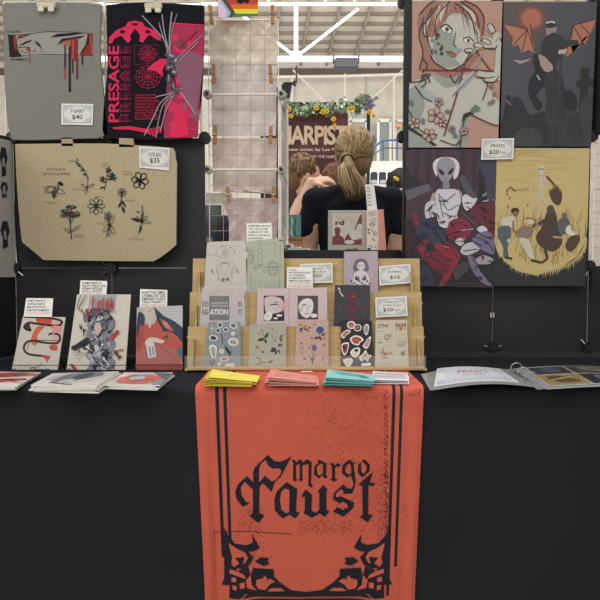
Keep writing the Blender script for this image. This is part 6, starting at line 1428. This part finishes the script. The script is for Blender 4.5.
def art_z2(A):
    A.blob([(30, 10), (70, 0), (84, 30), (60, 60), (40, 90), (20, 70)], '6a6d78'); A.blob([(46, 20), (66, 10), (64, 50), (44, 60)], '33353d'); A.line([(50, 90), (96, 50)], 9, '8e3436', taper=2); A.line([(70, 70), (98, 20)], 6, 'a3403e', taper=2); A.blob([(10, 30), (24, 26), (20, 60), (8, 56)], '9a9da4'); A.line([(20, 80), (60, 96)], 4, '4a4c55'); A.blob([(36, 60), (52, 56), (50, 80), (34, 84)], 'a9abb2')
pile(5, [(53, 376), (119, 374), (97, 389), (31, 388)], 'c0bdb9', 'grey and white zine on top of the pile below the tall cream book', 'zine from the top in the pile below the tall cream book', 'zine', 'zines piled below the tall cream book', art_z2, seed=2)
def art_z3(A):
    A.blob([(10, 40), (40, 20), (80, 30), (96, 60), (70, 94), (14, 92)], 'b9625a'); A.poly([(0, 0), (30, 0), (20, 30), (0, 60)], 'cfc7c2'); A.poly([(60, 0), (100, 10), (100, 60), (84, 40)], '47606f'); A.blob([(26, 44), (50, 36), (56, 56), (34, 66)], '9fc0c4'); A.line([(40, 70), (70, 60), (80, 76)], 6, '8d4743', sm=True); A.poly([(86, 70), (100, 60), (100, 100), (80, 100)], '5f8f98'); A.blob([(30, 10), (50, 4), (56, 20), (36, 26)], '9cc2cc')
pile(4, [(124, 374.5), (173, 374.5), (160, 387.5), (108, 386)], 'bcb4ae', 'coral and teal zine lying in front of the coral book', 'zine from the top in the coral and teal pile', 'zine', 'zines piled in front of the coral book', art_z3, seed=3, th=.0025)
# flyer stacks on the runner
def flyers(n, quad, cols, lab_top, lab_rest, group, hl, hr, th, art=None, seed=0, base=.0045):
    R = random.Random(seed)
    for k in range(n):
        top = k == n - 1; f = k / max(1, n - 1)
        flat('flyer', quad, base + th + hl * f + k * .0012, base + th + hr * f + k * .0012, th, cols[k % len(cols)], lab_top if top else ORD[n - 2 - k] + ' ' + lab_rest, 'flyer', group, art if top else None, mat='paper', jit=(R.uniform(-.006, .006), R.uniform(-.003, .003), (-.05 + .05 * f) + R.uniform(-.02, .02)))
def art_f1(A): A.line([(4, 60), (30, 40), (70, 62), (98, 60)], 5, 'f2e46a', sm=True); A.text('MARGO', 40, 40, 80, 60, 'a89a2c')
flyers(6, [(210, 379.5), (258, 382), (254.5, 388.3), (206.5, 388)], ['dccb4c', 'bfa93a', 'e0d05a'], 'top sheet of the yellow flyer stack', 'yellow flyer from the top of the fanned stack', 'yellow flyers at the left of the runner', .012, .002, .0014, art_f1, 4)
def art_f2(A):
    R = random.Random(1)
    for i in range(26): x, y = R.uniform(10, 90), R.uniform(15, 85); A.line([(x, y), (x + R.uniform(-8, 8), y + R.uniform(-14, 14))], 2.5, 'a56a64')
flyers(6, [(270, 379), (316, 381.5), (317, 388.2), (267.5, 388)], ['dc9a90', 'e0a59a', 'cf887e'], 'top sheet of the pink flyer stack', 'pink flyer from the top of the fanned stack', 'pink flyers on the runner', .012, .001, .0014, art_f2, 5)
def art_f3(A): A.poly([(10, 20), (50, 10), (70, 50), (30, 60)], '5aa0a4'); A.line([(60, 30), (84, 60), (70, 80)], 6, '2f5f66', sm=True); A.ell(74, 46, 8, 12, '3c747a'); A.line([(40, 50), (90, 74)], 4, '2f5f66')
flyers(7, [(326, 379.5), (373, 382), (372.5, 388.4), (324, 388)], ['86c0c0', '4d8f93', '7ab6b7'], 'top sheet of the teal flyer stack', 'teal flyer from the top of the fanned stack', 'teal flyers on the runner', .011, .004, .0013, art_f3, 6)
def art_f4(A): A.poly([(4, 8), (96, 8), (96, 86), (4, 86)], 'b9b6bd'); A.line([(10, 30), (90, 34)], 6, '94919b'); A.line([(10, 60), (70, 64)], 6, '94919b')
flyers(3, [(374.5, 377), (409, 378), (411, 386), (376, 386)], ['dedce0', 'cfcdd3'], 'pale grey leaflet on top of the small white stack at the right of the runner', 'leaflet from the top of the small white stack on the runner', 'white leaflets on the runner', .006, .004, .0012, art_f4, 7)
def art_bk(A): A.blob([(20, 20), (45, 15), (45, 70), (20, 75)], '2a2a2d'); A.blob([(58, 20), (84, 25), (80, 75), (56, 70)], '2a2a2d')
sheet('small_card', [(301, 371), (312.5, 371), (312.8, 377), (301.2, 377)], 1.585, 'd8d6d2', 'paper', lean=35, anchor=(307, 378.2), label='tiny white card with two black shapes behind the pink flyers', cat='card', art=lambda A: (A.poly([(302.3, 372.5), (305.5, 372), (305.5, 375.5), (302.8, 376)], '2a2a2d'), A.poly([(307.5, 372.6), (311, 372.2), (310.6, 376), (307.6, 375.6)], '2a2a2d')))
# binder
bd = thing('ring_binder', onz(505, 380, TZ + .001), 'open clear ring binder of sample prints at the right of the table', 'binder')
BX = onz(421, 380, TZ).x, onz(527, 380, TZ).x, onz(655, 380, TZ).x
def bulge_at(x): return .012 * max(0, sin(pi * (x - BX[0]) / (BX[1] - BX[0]))) if x < BX[1] else .006 * max(0, sin(pi * min(1, (x - BX[1]) / (BX[2] - BX[1]))))
def surf(q, bulge, name, mat, col, th=.0015, art=None, lift=0, nx=16):
    P = [onz(x, y, TZ + .001) for x, y in q]
    def S(u, v, o=0): p = P[0].lerp(P[1], u).lerp(P[3].lerp(P[2], u), v); return p + V((0, 0, lift + o + th + bulge_at(p.x)))
    m = MB(); G = [[S(i / nx, j / 4) for j in range(5)] for i in range(nx + 1)]; vs = [p for r_ in G for p in r_]
    fs = [(i * 5 + j, i * 5 + j + 1, (i + 1) * 5 + j + 1, (i + 1) * 5 + j) for i in range(nx) for j in range(4)]
    m.mesh(vs, fs, col); m.mesh([p - V((0, 0, th)) for p in vs], [f[::-1] for f in fs], col)
    ring = [i * 5 for i in range(nx + 1)] + [nx * 5 + j for j in range(1, 5)] + [i * 5 + 4 for i in range(nx - 1, -1, -1)] + [j for j in range(3, 0, -1)]
    for a, b in zip(ring, ring[1:] + ring[:1]): m.face([vs[a], vs[b], vs[b] - V((0, 0, th)), vs[a] - V((0, 0, th))], col)
    if art:
        A = Art(m, P[0], ZV); A.P3 = lambda p: S(p[0] / 100, p[1] / 100, A.lay * A.STEP + .0001); art(A)
    return m.build(name, mat, bd, smooth=False)
def cells(A, x0, y0, x1, y1, col, n=12):
    for i in range(n): a, b = x0 + (x1 - x0) * i / n, x0 + (x1 - x0) * (i + 1) / n; A.poly([(a, y0), (b, y0), (b, y1), (a, y1)], col)
surf([(421, 375.5), (512, 369.5), (540, 389), (430, 390.5)], .012, 'cover', 'sleeve_paper', '8f9293')
def art_pg(A):
    cells(A, 3, 6, 97, 94, 'c3c9d6')
    for v in (24, 34, 80): A.line([(10 + i * 8, v + (i % 2) * 4) for i in range(11)], 1.5, 'a9b6cf')
    cells(A, 14, 30, 86, 74, 'ced3dc', 14); A.lay += 1
    A.text('PRINTS', 30, 30, 74, 46, 'b0606e', bold=.01); A.text('ALL SIZES', 36, 54, 66, 64, '9097a8')
    for x, y in ((8, 20), (90, 20), (8, 84), (90, 84)): A.ring(x, y, 4, 8, 1.2, '9fb0cf')
surf([(437, 373), (499, 371.5), (519, 387), (434, 388.5)], .012, 'page', 'gloss_paper', 'd9dade', .0006, art_pg, lift=.0022)
surf([(513, 369.5), (613, 367.5), (660, 389), (541, 389.5)], .006, 'cover', 'sleeve_paper', '9a9c9c')
def art_pr(A):
    cells(A, 2, 4, 42, 44, '3d3d46'); cells(A, 44, 2, 98, 44, '4c4540'); cells(A, 2, 48, 42, 96, '9a8650'); cells(A, 44, 48, 98, 96, '2f2e3a'); A.lay += 1
    A.blob([(8, 60), (20, 54), (30, 66), (36, 84), (16, 86)], '5e5238'); A.blob([(56, 60), (70, 54), (84, 66), (80, 86), (60, 84)], '6c6a7c'); A.blob([(54, 14), (74, 8), (90, 22), (70, 36)], '7c7470'); A.blob([(12, 12), (30, 10), (32, 34), (16, 36)], '565663'); A.line([(60, 70), (84, 76)], 4, 'b9b9c4'); A.line([(10, 74), (34, 62)], 3, 'c9b67a')
surf([(524, 370), (611, 368.5), (655, 388), (549, 388)], .006, 'print_sleeve', 'sleeve_paper', 'b5b3ae', .0006, art_pr, lift=.0025)
mp0, mp1 = onz(514, 371.5, TZ + .004), onz(539, 388.5, TZ + .004)
ux = (mp1 - mp0).normalized(); uy = V((-ux.y, ux.x, 0))
m = MB(); m.slab([mp0 - uy * .006, mp0 + uy * .006, mp1 + uy * .006, mp1 - uy * .006], ZV, .002, 'b4b4b2'); m.build('ring_plate', 'metal', bd)
for t_ in (.12, .42, .72):
    c = mp0.lerp(mp1, t_) + V((0, 0, .011)); m = MB(); m.tube([c + V((1, 0, 0)) * .0145 * cos(a) + ZV * .0145 * sin(a) for a in [2 * pi * i / 24 for i in range(24)]], .0011, '9d9d9b', n=8, closed=True); m.build('ring', 'metal', bd)
